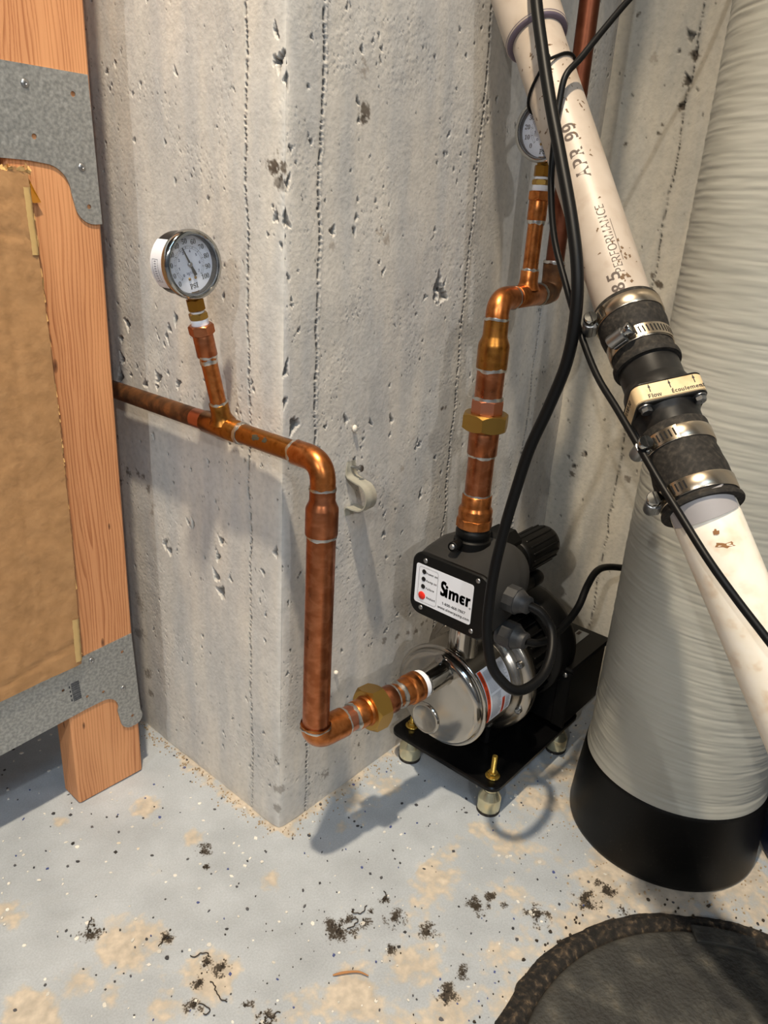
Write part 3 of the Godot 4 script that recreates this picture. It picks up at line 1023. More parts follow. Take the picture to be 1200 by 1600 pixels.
func build_suction() -> void:
	var X := -0.021
	var Z := 0.0785
	var Y := 0.496
	var t := thing("suction_pipe", "copper suction pipe running from behind the wooden post down the concrete corner to the pump", "copper pipe", Vector3(X, 0.18, Z))
	var r := 0.0100
	var hz := Z    # the horizontal run lies along z
	var g := Geo.new()
	pipe(g, Vector3(X, Y, -0.62), Vector3(X, Y, -0.093), r)
	part("pipe", g, M["tarnished copper"], t, true, "dark tarnished copper pipe behind the tee")
	g = Geo.new()
	pipe(g, Vector3(X, Y, -0.112), Vector3(X, Y, -0.090), r + 0.0002)
	part("pipe_end", g, M["flushed copper"], t, true, "bright pink copper where the joint was heated")
	# tee
	var tz := -0.064
	var lean := 0.235
	var rd := Vector3(-sin(lean), cos(lean), 0.0)
	var tb := Vector3(X, Y, tz)
	g = Geo.new()
	sleeve(g, Vector3(X, Y, tz - 0.030), Vector3(X, Y, tz + 0.027), 0.0113)
	sleeve(g, tb, tb + rd * 0.0262, 0.0095)
	g.lathe([Vector2(0.0135, 0.0065), Vector2(0.0112, 0.0105), Vector2(0.0099, 0.0135), Vector2(0.0096, 0.016)], 36, along(tb, rd))
	part("tee", g, M["golden copper"], t)
	ring(t, Vector3(X, Y, tz + 0.028), Vector3(0, 0, 1), r + 0.0003, 0.0050, 0.0014, 3)
	ring(t, tb + rd * 0.0268, rd, 0.0082, 0.0030, 0.0013, 4)
	# riser with its adapter, bushing and tape
	g = Geo.new()
	pipe(g, tb + rd * 0.02, tb + rd * 0.078, 0.0079)
	part("riser", g, M["copper fitting"], t)
	ring(t, tb + rd * 0.0705, rd, 0.0079, 0.0050, 0.0007, 5)
	ring(t, tb + rd * 0.0755, rd, 0.0086, 0.0032, 0.0011, 6)
	g = Geo.new()
	sleeve(g, tb + rd * 0.0755, tb + rd * 0.098, 0.0097)
	hexpart(g, tb + rd * 0.0965, rd, 0.0122, 0.0095, 0.006, 0.3)
	part("adapter", g, M["copper pipe"], t)
	g = Geo.new()
	g.lathe([Vector2(0.0, 0.1045), Vector2(0.0079, 0.1045), Vector2(0.0083, 0.1065), Vector2(0.0080, 0.108), Vector2(0.0082, 0.1105), Vector2(0.0078, 0.1115), Vector2(0, 0.1115)], 30, along(tb, rd))
	part("thread_tape", g, M["thread tape"], t)
	g = Geo.new()
	g.lathe([Vector2(0.0, 0.117), Vector2(0.0062, 0.117), Vector2(0.0064, 0.1185), Vector2(0.0062, 0.1198), Vector2(0, 0.1198)], 30, along(tb, rd))
	part("thread_tape", g, M["thread tape"], t)
	g = Geo.new()
	hexpart(g, tb + rd * 0.1112, rd, 0.0092, 0.0060, 0.004, 0.1)
	part("bushing", g, M["brass"], t)
	# run to the corner
	g = Geo.new()
	pipe(g, Vector3(X, Y, tz + 0.02), Vector3(X, Y, hz - 0.035), r)
	part("pipe", g, M["golden copper"], t)
	g = Geo.new()
	var on_run := func(p: Vector3) -> Vector3:
		var a := p.y / r
		return Vector3(X, Y, 0) + Vector3(-cos(a) * (r + p.z), sin(a) * (r + p.z), p.x)
	g.blot(0.0032, Transform3D(Basis.from_scale(Vector3(1.6, 0.8, 1)), Vector3(-0.005, 0.0045, 0)), on_run, 0.35, 5)
	part("flux_spot", g, M["flux"], t)
	g = Geo.new()
	g.blot(0.0027, Transform3D(Basis(Vector3(0, 0, 1), 0.6), Vector3(0.008, 0.0050, 0)), on_run, 0.4, 9)
	part("flux_spot", g, M["flux"], t)
	# upper elbow and reducer
	g = Geo.new()
	g.tube(bend_path(Vector3(X, Y, hz - 0.036), Vector3(X, Y, Z), Vector3(X, 0.4705, Z), 0.021), 0.0118, 36)
	part("elbow", g, M["copper fitting"], t)
	ring(t, Vector3(X, Y, hz - 0.0365), Vector3(0, 0, 1), 0.0108, 0.0045, 0.0013, 7)
	ring(t, Vector3(X, 0.4706, Z), Vector3.UP, 0.0119, 0.0024, 0.0012, 8)
	g = Geo.new()
	g.lathe([Vector2(0.0135, 0.4255), Vector2(0.0152, 0.4258), Vector2(0.0154, 0.4272), Vector2(0.0154, 0.4500), Vector2(0.0151, 0.4525), Vector2(0.0128, 0.4572), Vector2(0.0121, 0.4600), Vector2(0.0121, 0.4700), Vector2(0.011, 0.4702)], 44, Transform3D(Basis(), Vector3(X, 0, Z)), 0.25)
	part("reducer", g, M["copper pipe"], t)
	# vertical pipe, lower elbow and the run to the pump
	g = Geo.new()
	pipe(g, Vector3(X, 0.205, Z), Vector3(X, 0.428, Z), 0.0139, 48)
	part("pipe", g, M["copper pipe"], t)
	var a := Vector3(X, 0.1975, Z)
	var b := Vector3(0.172, 0.1975, 0.1035)
	var d := dirof(a, b)
	g = Geo.new()
	g.tube(bend_path(Vector3(X, 0.2095, Z), a, a + d * 0.0365, 0.0155), 0.0158, 44)
	part("elbow", g, M["copper fitting"], t)
	ring(t, Vector3(X, 0.4245, Z), Vector3.UP, 0.0140, 0.0040, 0.0008, 10)
	ring(t, Vector3(X, 0.2100, Z), Vector3.UP, 0.0150, 0.0026, 0.0016, 11)
	ring(t, a + d * 0.0375, d, 0.0141, 0.0042, 0.0014, 12)
	ring(t, a + d * 0.0505, d, 0.0141, 0.0048, 0.0017, 13)
	ring(t, a + d * 0.1085, d, 0.0141, 0.0042, 0.0010, 14)
	ring(t, a + d * 0.1185, d, 0.0143, 0.0050, 0.0022, 15)
	g = Geo.new()
	pipe(g, a + d * 0.03, a + d * 0.055, 0.0142)
	part("pipe_end", g, M["flushed copper"], t, true, "bright pink copper where the joint was heated")
	g = Geo.new()
	sleeve(g, a + d * 0.0515, a + d * 0.0690, 0.0160)
	g.lathe([Vector2(0.0160, 0.066), Vector2(0.0184, 0.0705), Vector2(0.0184, 0.074)], 40, along(a, d))
	part("union_tail", g, M["copper fitting"], t)
	g = Geo.new()
	hexpart(g, a + d * 0.0685, d, 0.0262, 0.0205, 0.0170, 0.26)
	part("union_nut", g, M["brass"], t, true, "large hexagonal brass union nut")
	g = Geo.new()
	sleeve(g, a + d * 0.0885, a + d * 0.1075, 0.0160)
	part("union_tail", g, M["copper pipe"], t)
	g = Geo.new()
	pipe(g, a + d * 0.10, a + d * 0.125, 0.0142)
	part("pipe", g, M["copper fitting"], t)
	g = Geo.new()
	g.lathe([Vector2(0.0135, 0.1195), Vector2(0.0158, 0.1197), Vector2(0.0160, 0.121), Vector2(0.0160, 0.1315), Vector2(0.0178, 0.1330), Vector2(0.0181, 0.1345), Vector2(0.0181, 0.1415), Vector2(0.0176, 0.1425), Vector2(0.0181, 0.1440), Vector2(0.0181, 0.1470), Vector2(0.0172, 0.1480), Vector2(0.013, 0.1480)], 44, along(a, d), 0.2)
	part("adapter", g, M["copper fitting"], t)
	g = Geo.new()
	g.lathe([Vector2(0.010, 0.1475), Vector2(0.0166, 0.1475), Vector2(0.0170, 0.1495), Vector2(0.0165, 0.1510), Vector2(0.0169, 0.1530), Vector2(0.0163, 0.1550), Vector2(0.010, 0.1552)], 40, along(a, d))
	part("thread_tape", g, M["thread tape"], t)
	gauge("pressure_gauge", "round pressure gauge on the left copper riser, white sticker on its black case", tb + rd * 0.1195, Basis(Vector3(0, 0, 1), lean), 43.7, true)

func build_discharge() -> void:
	var X := 0.193
	var Z := 0.107
	var p := func(y: float) -> Vector3: return Vector3(X, y, Z)
	var t := thing("discharge_pipe", "copper discharge pipe rising from the top of the black pump controller", "copper pipe", Vector3(X, 0.38, Z))
	var at := Transform3D(Basis(), Vector3(X, 0, Z))
	var g := Geo.new()
	g.hexnut(0.0203, 0.3830, 0.3935, 0.012, 8)
	g.xf = Transform3D()
	var g2 := Geo.new()
	g2.xf = at
	g2.hexnut(0.0206, 0.3835, 0.3950, 0.012, 8)
	g2.lathe([Vector2(0.0190, 0.3950), Vector2(0.0192, 0.4040), Vector2(0.0184, 0.4062), Vector2(0.0168, 0.4085), Vector2(0.0166, 0.4100), Vector2(0.0166, 0.4215), Vector2(0.0160, 0.4222), Vector2(0.0140, 0.4222)], 44)
	part("adapter", g2, M["copper fitting"], t)
	g = Geo.new()
	pipe(g, p.call(0.415), p.call(0.470), 0.0145, 44)
	part("pipe", g, M["copper pipe"], t)
	g = Geo.new()
	sleeve(g, p.call(0.4690), p.call(0.4985), 0.0163)
	part("union_tail", g, M["copper pipe"], t)
	g = Geo.new()
	g.xf = at * Transform3D(Basis(Vector3.UP, 0.45), Vector3.ZERO)
	g.hexnut(0.0262, 0.4965, 0.5150, 0.0160)
	part("union_nut", g, M["brass"], t, true, "large hexagonal brass union nut")
	g = Geo.new()
	g.xf = at * Transform3D(Basis(Vector3.UP, 0.2), Vector3.ZERO)
	g.hexnut(0.0178, 0.5145, 0.5295, 0.012, 8)
	part("union_tail", g, M["flushed copper"], t)
	g = Geo.new()
	pipe(g, p.call(0.525), p.call(0.570), 0.0147, 44)
	part("pipe", g, M["copper pipe"], t)
	g = Geo.new()
	g.lathe([Vector2(0.0145, 0.5620), Vector2(0.0160, 0.5622), Vector2(0.0163, 0.5635), Vector2(0.0163, 0.5850), Vector2(0.0158, 0.5880), Vector2(0.0134, 0.5935), Vector2(0.0128, 0.5960), Vector2(0.0126, 0.6120), Vector2(0.0110, 0.6122)], 44, at, 0.25)
	part("reducer", g, M["golden copper"], t)
	var ey := 0.6315
	var el := Vector3(X + 0.001, ey, Z - 0.002)
	var far := Vector3(0.317, ey + 0.002, 0.097)
	var d := dirof(el, far)
	g = Geo.new()
	g.tube(bend_path(Vector3(X, 0.6125, Z), el, el + d * 0.0290, 0.019), 0.0120, 36)
	part("elbow", g, M["copper fitting"], t)
	var tee := el + d * 0.063
	var rr := 0.0103
	g = Geo.new()
	pipe(g, el + d * 0.02, far, rr, 36)
	part("pipe", g, M["copper pipe"], t)
	g = Geo.new()
	sleeve(g, tee - d * 0.026, tee + d * 0.026, 0.0115)
	sleeve(g, tee, tee + Vector3.UP * 0.026, 0.0096)
	g.lathe([Vector2(0.0132, 0.0065), Vector2(0.0112, 0.0105), Vector2(0.0100, 0.0135), Vector2(0.0097, 0.016)], 36, along(tee, Vector3.UP))
	part("tee", g, M["copper fitting"], t)
	g = Geo.new()
	pipe(g, tee + Vector3.UP * 0.02, tee + Vector3.UP * 0.083, 0.0081, 32)
	part("riser", g, M["copper fitting"], t)
	g = Geo.new()
	sleeve(g, tee + Vector3.UP * 0.0755, tee + Vector3.UP * 0.096, 0.0098)
	hexpart(g, tee + Vector3.UP * 0.0945, Vector3.UP, 0.0120, 0.0090, 0.006, 0.5)
	part("adapter", g, M["copper fitting"], t)
	g = Geo.new()
	g.lathe([Vector2(0.0, 0.1030), Vector2(0.0078, 0.1030), Vector2(0.0082, 0.1055), Vector2(0.0079, 0.1090), Vector2(0, 0.1090)], 30, along(tee, Vector3.UP))
	part("thread_tape", g, M["thread tape"], t)
	g = Geo.new()
	g.lathe([Vector2(0.0, 0.1140), Vector2(0.0066, 0.1140), Vector2(0.0068, 0.117), Vector2(0.0064, 0.1192), Vector2(0, 0.1192)], 30, along(tee, Vector3.UP))
	part("thread_tape", g, M["thread tape"], t)
	g = Geo.new()
	hexpart(g, tee + Vector3.UP * 0.1088, Vector3.UP, 0.0090, 0.0056, 0.004)
	part("bushing", g, M["brass"], t)
	# far elbow and the pipe that climbs the wall
	var top := far + Vector3(-0.003, 0.032, 0.0)
	g = Geo.new()
	g.tube(bend_path(far - d * 0.030, far, top, 0.016), 0.0120, 32)
	part("elbow", g, M["tarnished copper"], t)
	g = Geo.new()
	pipe(g, far + Vector3(-0.002, 0.02, 0), Vector3(0.303, 2.46, 0.099), rr, 32)
	part("pipe", g, M["red copper"], t, true, "reddish brown copper pipe climbing the wall")
	ring(t, p.call(0.4225), Vector3.UP, 0.0147, 0.0028, 0.0010, 21)
	ring(t, p.call(0.4685), Vector3.UP, 0.0147, 0.0052, 0.0013, 22)
	ring(t, p.call(0.5305), Vector3.UP, 0.0150, 0.0034, 0.0016, 23)
	ring(t, p.call(0.5612), Vector3.UP, 0.0150, 0.0040, 0.0014, 24)
	ring(t, p.call(0.6125), Vector3.UP, 0.0121, 0.0026, 0.0014, 25)
	ring(t, el + d * 0.0300, d, 0.0112, 0.0036, 0.0014, 26)
	ring(t, tee + Vector3.UP * 0.0265, Vector3.UP, 0.0084, 0.0030, 0.0012, 27)
	ring(t, tee + Vector3.UP * 0.0745, Vector3.UP, 0.0084, 0.0056, 0.0010, 28)
	ring(t, far - d * 0.0305, d, 0.0110, 0.0034, 0.0014, 29)
	ring(t, top + Vector3(0, 0.001, 0), Vector3.UP, 0.0110, 0.0034, 0.0014, 30)
	gauge("pressure_gauge", "pressure gauge half hidden behind the white drain pipe, above the pump's discharge pipe", tee + Vector3.UP * 0.117, Basis(Vector3.UP, deg_to_rad(-80)), 46.0, false)

func gauge(called: String, label: String, at: Vector3, b: Basis, psi: float, sticker: bool) -> void:   # local: foot of the stem at the origin, dial towards +z
	var t := thing(called, label, "pressure gauge", at, "")
	t.basis = b
	var cy := 0.0415
	var face := Transform3D(Basis(Vector3(1, 0, 0), PI / 2), Vector3(0, cy, 0))   # local y of the lathe becomes +z
	var g := Geo.new()
	g.hexnut(0.0088, 0.0, 0.0105, 0.002)
	g.lathe([Vector2(0.0062, 0.010), Vector2(0.0062, 0.018)], 24)
	part("stem", g, M["brass dark"], t, false)
	g = Geo.new()
	g.lathe([Vector2(0, -0.0155), Vector2(0.0250, -0.0155), Vector2(0.0268, -0.0148), Vector2(0.0274, -0.0130), Vector2(0.0274, 0.0065)], 64, face)
	part("case", g, M["black case"], t, false)
	g = Geo.new()
	g.lathe([Vector2(0.0272, 0.0045), Vector2(0.0292, 0.0048), Vector2(0.0300, 0.0062), Vector2(0.0300, 0.0098), Vector2(0.0294, 0.0122), Vector2(0.0278, 0.0138), Vector2(0.0260, 0.0138), Vector2(0.0252, 0.0126), Vector2(0.0250, 0.0100)], 72, face, 0.4)
	part("bezel", g, M["chrome"], t, false)
	g = Geo.new()
	g.lathe([Vector2(0.0250, 0.0110), Vector2(0.0246, 0.0104), Vector2(0.0246, 0.0040)], 64, face)
	part("inner_ring", g, M["black case"], t, false)
	g = Geo.new()
	g.lathe([Vector2(0.0, 0.0044), Vector2(0.0247, 0.0044)], 64, face)
	g.lathe([Vector2(0.0247, 0.0036), Vector2(0.0, 0.0036)], 64, face)
	var dial := part("dial", g, M["dial white"], t, false)
	# print on the dial
	g = Geo.new()
	var zf := 0.0045
	for k in 101:
		var a := deg_to_rad(225.0 - 2.7 * k)
		var big := k % 10 == 0
		if not big and k % 2 == 1:
			continue
		g.xf = Transform3D(Basis(Vector3(0, 0, 1), a - PI / 2), Vector3(0, cy, zf))
		var l := 0.0022 if big else 0.0012
		g.box(Vector3(-0.00022 if big else -0.00012, 0.0160 - l, 0), Vector3(0.00022 if big else 0.00012, 0.0160, 0.00012))
	g.xf = Transform3D()
	for k in 11:
		var a := deg_to_rad(225.0 - 27.0 * k)
		g.text(str(k * 10), 0.0058, Transform3D(Basis(), Vector3(cos(a) * 0.0198, cy + sin(a) * 0.0196, zf)), null, true, "Droid Serif", 0.0001, 0.86)
	g.text("PSI", 0.0060, Transform3D(Basis(), Vector3(0, cy - 0.0190, zf)), null, true, "Droid Serif", 0.0001, 0.9)
	part("dial_print", g, M["print black"], dial, false)
	g = Geo.new()
	for k in 8:
		var a := deg_to_rad(225.0 - 38.0 * k)
		g.text(str(k), 0.0034, Transform3D(Basis(), Vector3(cos(a) * 0.0112, cy + sin(a) * 0.0112, zf)), null, true, "Droid Sans", 0.0001)
	for k in 71:
		var a := deg_to_rad(225.0 - 3.8 * k)
		g.xf = Transform3D(Basis(Vector3(0, 0, 1), a - PI / 2), Vector3(0, cy, zf))
		g.box(Vector3(-0.0001, 0.0132, 0), Vector3(0.0001, 0.0132 + (0.0012 if k % 10 == 0 else 0.0007), 0.0001))
	g.xf = Transform3D()
	g.text("kg/cm²", 0.0022, Transform3D(Basis(), Vector3(0, cy - 0.0072, zf)), null, false, "Droid Sans", 0.0001)
	part("dial_print", g, M["print blue"], dial, false)
	for s in [-1.0, 1.0]:
		g = Geo.new()
		g.lathe([Vector2(0.0013, 0), Vector2(0.0013, 0.0005), Vector2(0.0009, 0.0009), Vector2(0, 0.0010)], 16, Transform3D(Basis(Vector3(1, 0, 0), PI / 2), Vector3(s * 0.0032, cy - 0.0122, zf)))
		part("dial_screw", g, M["brass"], dial, false)
	g = Geo.new()
	var na := deg_to_rad(225.0 - 2.7 * psi) - PI / 2
	g.xf = Transform3D(Basis(Vector3(0, 0, 1), na), Vector3(0, cy, 0.0062))
	g.prism(PackedVector2Array([Vector2(-0.0008, 0), Vector2(0.0008, 0), Vector2(0.0004, 0.0160), Vector2(-0.0004, 0.0160)]), 0, 0.0004)
	g.prism(PackedVector2Array([Vector2(-0.0016, -0.0105), Vector2(0.0016, -0.0105), Vector2(0.0010, -0.001), Vector2(-0.0010, -0.001)]), 0, 0.0004)
	g.xf = Transform3D()
	var nd := part("needle", g, M["print black"], t, false)
	g = Geo.new()
	g.lathe([Vector2(0.0022, 0.0050), Vector2(0.0022, 0.0062), Vector2(0.0017, 0.0070), Vector2(0, 0.0072)], 24, face)
	part("hub", g, M["bolt steel"], nd, false)
	g = Geo.new()
	g.lathe([Vector2(0, 0.0108), Vector2(0.0250, 0.0108)], 64, face)
	part("glass", g, M["gauge glass"], t, false)
	# sticker on the side of the case
	if sticker:
		var rb := 0.0275
		var bendc := func(p: Vector3) -> Vector3:
			var a := PI + p.y / rb
			return Vector3(cos(a) * (rb + p.z), cy - sin(a) * (rb + p.z), p.x)
		g = Geo.new()
		g.patch(0.0165, 0.046, Transform3D(Basis(), Vector3(-0.0060, 0.006, 0)), bendc, 0.0001, 2, 24)
		var st := part("side_sticker", g, M["sticker white"], t, false, "white paper sticker round the side of the case")
		g = Geo.new()
		for q in [[-0.0110, 0.0, 0.0004, 0.020], [-0.0030, 0.0, 0.0004, 0.020], [-0.0070, 0.010, 0.0084, 0.0004], [-0.0070, -0.010, 0.0084, 0.0004]]:
			g.patch(q[2], q[3], Transform3D(Basis(), Vector3(q[0], q[1], 0.0001)), bendc, 0.0001, 2, 12)
		for k in 9:
			g.patch(0.0030, 0.0007, Transform3D(Basis(), Vector3(-0.0070, -0.0085 + k * 0.0021, 0.0001)), bendc, 0.0001, 2, 1)
		part("sticker_print", g, M["text grey"], st, false)

# ------------------------------------------------------------------ pump
const PY := 0.158
const PZ := 0.096

func build_pump() -> void:
	var t := thing("booster_pump", "stainless steel booster pump with black motor on a black base plate with brass feet", "water pump", Vector3(0.30, 0, PZ))
	var ax := Transform3D(Basis(Vector3(0, 0, 1), -PI / 2), Vector3(0, PY, PZ))   # lathe height runs along x
	var ac := Transform3D(Basis(Vector3(0, -1.03, 0), Vector3(1, 0, 0), Vector3(0, 0, 1.03)), Vector3(-0.0075, PY - 0.0010, PZ))
	# base plate with folded rim and rounded corners
	var g := Geo.new()
	var x0 := 0.190
	var x1 := 0.415
	var z0 := 0.010
	var z1 := 0.182
	var poly := PackedVector2Array()
	for c in [[x1, z1, 0.0], [x0, z1, PI / 2], [x0, z0, PI], [x1, z0, PI * 1.5]]:
		for k in 7:
			var a: float = c[2] + PI / 2 * k / 6
			var r := 0.014
			poly.append(Vector2(c[0] - signf(c[0] - 0.3) * r + cos(a) * r, c[1] - signf(c[1] - 0.1) * r + sin(a) * r))
	g.xf = Transform3D(Basis(Vector3(1, 0, 0), Vector3(0, 0, 1), Vector3(0, -1, 0)), Vector3(0, 0.0530, 0))
	g.prism(poly, 0.0, 0.0075, 0.0016)
	g.xf = Transform3D()
	part("base_plate", g, M["black paint"], t)
	g = Geo.new()
	g.box(Vector3(0.255, 0.052, 0.066), Vector3(0.30, 0.092, 0.126), 0.004)
	part("saddle", g, M["black paint"], t)
	g = Geo.new()
	g.box(Vector3(0.330, 0.052, 0.060), Vector3(0.375, 0.100, 0.132), 0.004)
	part("saddle", g, M["black paint"], t)
	# feet
	var k := 0
	for f in [[0.2165, 0.0290], [0.2120, 0.1640], [0.3830, 0.1670], [0.3870, 0.0290]]:
		g = Geo.new()
		var fx := Transform3D(Basis(), Vector3(f[0], 0, f[1]))
		g.lathe([Vector2(0, 0.0035), Vector2(0.0145, 0.0035), Vector2(0.0150, 0.0050), Vector2(0.0150, 0.0205), Vector2(0.0146, 0.0225), Vector2(0.0098, 0.0305), Vector2(0.0092, 0.0320), Vector2(0.0086, 0.0325), Vector2(0.0086, 0.0380), Vector2(0, 0.0380)], 36, fx, 0.06)
		var foot := part("foot", g, M["zinc gold"], t)
		g = Geo.new()
		g.lathe([Vector2(0, -0.001), Vector2(0.0146, -0.001), Vector2(0.0152, 0.0002), Vector2(0.0152, 0.0030), Vector2(0.0146, 0.0038), Vector2(0, 0.0038)], 36, fx)
		part("rubber_pad", g, M["black rubber"], foot)
		g = Geo.new()
		g.lathe([Vector2(0.003, 0.0532), Vector2(0.0092, 0.0532), Vector2(0.0096, 0.0542), Vector2(0.0090, 0.0550), Vector2(0.003, 0.0550)], 28, fx)
		g.xf = fx
		g.hexnut(0.0066, 0.0550, 0.0600, 0.003)
		g.xf = Transform3D()
		var rows := [Vector2(0.0034, 0.045)]
		var y := 0.060
		var hi := 0.084 if k == 1 else 0.068
		while y < hi:
			rows.append(Vector2(0.0035, y))
			rows.append(Vector2(0.0031, y + 0.0004))
			rows.append(Vector2(0.0035, y + 0.0009))
			y += 0.0010
		rows.append(Vector2(0.0028, y + 0.0004))
		rows.append(Vector2(0, y + 0.0005))
		g.lathe(rows, 20, fx)
		part("foot_stud", g, M["gold stud"], foot)
		k += 1
	# cover, casing and flange, all turned round the pump's axis
	g = Geo.new()
	g.lathe([Vector2(0, 0.1755), Vector2(0.030, 0.1757), Vector2(0.0520, 0.1762), Vector2(0.0565, 0.1772), Vector2(0.0592, 0.1795), Vector2(0.0606, 0.1830), Vector2(0.0612, 0.1850), Vector2(0.0640, 0.1848), Vector2(0.0652, 0.1862), Vector2(0.0652, 0.1885), Vector2(0.0640, 0.1900), Vector2(0.0614, 0.1903)], 96, ac, 0.6)
	var cover := part("front_cover", g, M["stainless"], t)
	# the pressed dish low on the cover
	g = Geo.new()
	g.lathe([Vector2(0, 0.1740), Vector2(0.0165, 0.1738), Vector2(0.0188, 0.1728), Vector2(0.0202, 0.1734), Vector2(0.0212, 0.1765)], 56, Transform3D(ac.basis, Vector3(-0.0075, PY - 0.0360, PZ - 0.0130)), 0.6)
	part("pressed_dish", g, M["stainless"], cover)
	g = Geo.new()
	g.lathe([Vector2(0.0610, 0.1900), Vector2(0.0612, 0.2480), Vector2(0.0618, 0.2510), Vector2(0.0660, 0.2545), Vector2(0.0690, 0.2580), Vector2(0.0700, 0.2620)], 96, ac, 0.6)
	part("casing", g, M["stainless brushed"], t)
	g = Geo.new()
	g.lathe([Vector2(0.0690, 0.2615), Vector2(0.0740, 0.2625), Vector2(0.0790, 0.2650), Vector2(0.0802, 0.2680), Vector2(0.0802, 0.2760), Vector2(0.0780, 0.2775), Vector2(0.0600, 0.2780)], 96, ac, 0.6)
	part("flange", g, M["stainless brushed"], t)
	for q in [0.55, -0.35, -1.15, 1.45, -2.1, 2.4]:
		g = Geo.new()
		var c := Vector3(0.2495, PY + sin(q) * 0.0735, PZ + cos(q) * 0.0735)
		g.lathe([Vector2(0, 0), Vector2(0.0022, 0), Vector2(0.0022, 0.0018), Vector2(0.0040, 0.0018), Vector2(0.0044, 0.0008), Vector2(0.0046, 0.003), Vector2(0.0046, 0.012)], 18, Transform3D(ax.basis, c))
		part("flange_bolt", g, M["bolt steel"], t)
	# inlet port on the cover, with its shoulder
	g = Geo.new()
	g.lathe([Vector2(0.0125, 0.1360), Vector2(0.0150, 0.1362), Vector2(0.0156, 0.1380), Vector2(0.0156, 0.1680), Vector2(0.0166, 0.1715), Vector2(0.0190, 0.1760), Vector2(0.0215, 0.1790)], 48, Transform3D(Basis(Vector3(0, 0, 1), -PI / 2), Vector3(-0.004, 0.1975, PZ + 0.0045)), 0.6)
	part("inlet_port", g, M["stainless"], t)
	g = Geo.new()
	g.hexnut(0.0066, 0, 0.0070, 0.001)
	var plug := Geo.new()
	plug.xf = Transform3D(Basis(Vector3(0, 0, 1), 0.9), Vector3(0.168, PY + 0.056, PZ + 0.002))
	plug.hexnut(0.0058, -0.004, 0.0060, 0.0005)
	part("vent_plug", plug, M["chrome"], t)
	# neck from the casing up to the controller
	g = Geo.new()
	g.lathe([Vector2(0.0195, 0.2130), Vector2(0.0185, 0.2200), Vector2(0.0180, 0.2300), Vector2(0.0180, 0.2900)], 44, Transform3D(Basis(), Vector3(0.2030, 0, 0.1040)))
	part("outlet_neck", g, M["stainless"], t)
	# printed sticker round the casing
	var rb := 0.0632
	var wrap := func(p: Vector3) -> Vector3:   # x along the pump, y round it towards the top
		var a := 0.31 + p.y / rb
		return Vector3(p.x - 0.007, PY - 0.001 + sin(a) * (rb + p.z), PZ + cos(a) * (rb + p.z))
	g = Geo.new()
	g.patch(0.0540, 0.0700, Transform3D(Basis(), Vector3(0.2195, 0, 0)), wrap, 0.0001, 4, 30)
	var st := part("warning_sticker", g, M["sticker white"], t, true, "white and orange warning sticker round the casing")
	g = Geo.new()
	g.patch(0.0068, 0.0690, Transform3D(Basis(), Vector3(0.1975, 0, 0.0001)), wrap, 0.0001, 2, 30)
	part("orange_band", g, M["orange print"], st)
	g = Geo.new()
	g.patch(0.0056, 0.0230, Transform3D(Basis(), Vector3(0.2290, -0.0225, 0.0001)), wrap, 0.0001, 2, 12)
	part("orange_band", g, M["orange print"], st)
	g = Geo.new()
	rng.seed = 91
	for c in [[0.2030, 0.2240, 0.0030, 0.0320], [0.2030, 0.2240, -0.0330, -0.0005], [0.2265, 0.2440, 0.0030, 0.0320], [0.2340, 0.2440, -0.0330, -0.0130]]:
		var y: float = c[2] + 0.0012
		while y < c[3]:
			var xx: float = c[0] + 0.0008
			var stop: float = c[1] - (0.004 if rng.randf() < 0.3 else 0.0006)
			while xx < stop:
				var w := minf(rng.randf_range(0.0008, 0.0034), stop - xx)
				g.patch(w, 0.00055, Transform3D(Basis(), Vector3(xx + w / 2, y, 0.0001)), wrap, 0.0001, 1, 1)
				xx += w + 0.0005
			y += 0.00135
	for q in [[0.2245, 0.0420, 0.0003], [0.2245, 0.0420, -0.0120]]:
		g.patch(q[1] if q[2] > 0 else 0.018, 0.0003, Transform3D(Basis(), Vector3(q[0] if q[2] > 0 else 0.236, q[2], 0.0001)), wrap, 0.0001, 4, 1)
	part("sticker_text", g, M["text grey"], st)
	g = Geo.new()
	for e in [[-0.022, "WARNING"], [0.002, "WARNING"], [0.024, "WARNING"], [-0.0225, "DANGER"]]:
		var xx := 0.2290 if e[1] == "DANGER" else 0.1975
		g.text(e[1], 0.0036, Transform3D(Basis(Vector3(0, 0, 1), -PI / 2), Vector3(xx, e[0], 0.0002)), wrap, true, "Droid Sans", 0.0001)
	part("sticker_lettering", g, M["print black"], st)
	# motor
	g = Geo.new()
	var prof := [Vector2(0.055, 0.2775), Vector2(0.0700, 0.2785), Vector2(0.0700, 0.2890), Vector2(0.0660, 0.2900)]
	g.lathe(prof + [Vector2(0.0660, 0.3400), Vector2(0.0600, 0.3410)], 64, ax)
	for q in 34:
		var a := TAU * q / 34
		g.xf = Transform3D(Basis(Vector3(1, 0, 0), -a), Vector3(0, PY, PZ))
		g.box(Vector3(0.2890, 0.064, -0.0011), Vector3(0.3320, 0.0715, 0.0011), 0.0004)
	g.xf = Transform3D()
	part("motor_body", g, M["motor plastic"], t)
	g = Geo.new()
	g.lathe([Vector2(0.0600, 0.3270), Vector2(0.0770, 0.3280), Vector2(0.0795, 0.3310), Vector2(0.0800, 0.3600), Vector2(0.0785, 0.3680), Vector2(0.0720, 0.3725), Vector2(0, 0.3740)], 72, Transform3D(ax.basis, Vector3(0, PY + 0.014, PZ + 0.004)), 0.4)
	part("fan_cover", g, M["motor plastic"], t)
	g = Geo.new()
	g.box(Vector3(0.3460, 0.0640, 0.0700), Vector3(0.4540, 0.1570, 0.1860), 0.004)
	g.box(Vector3(0.3430, 0.1540, 0.0670), Vector3(0.4620, 0.1610, 0.1895), 0.0025)
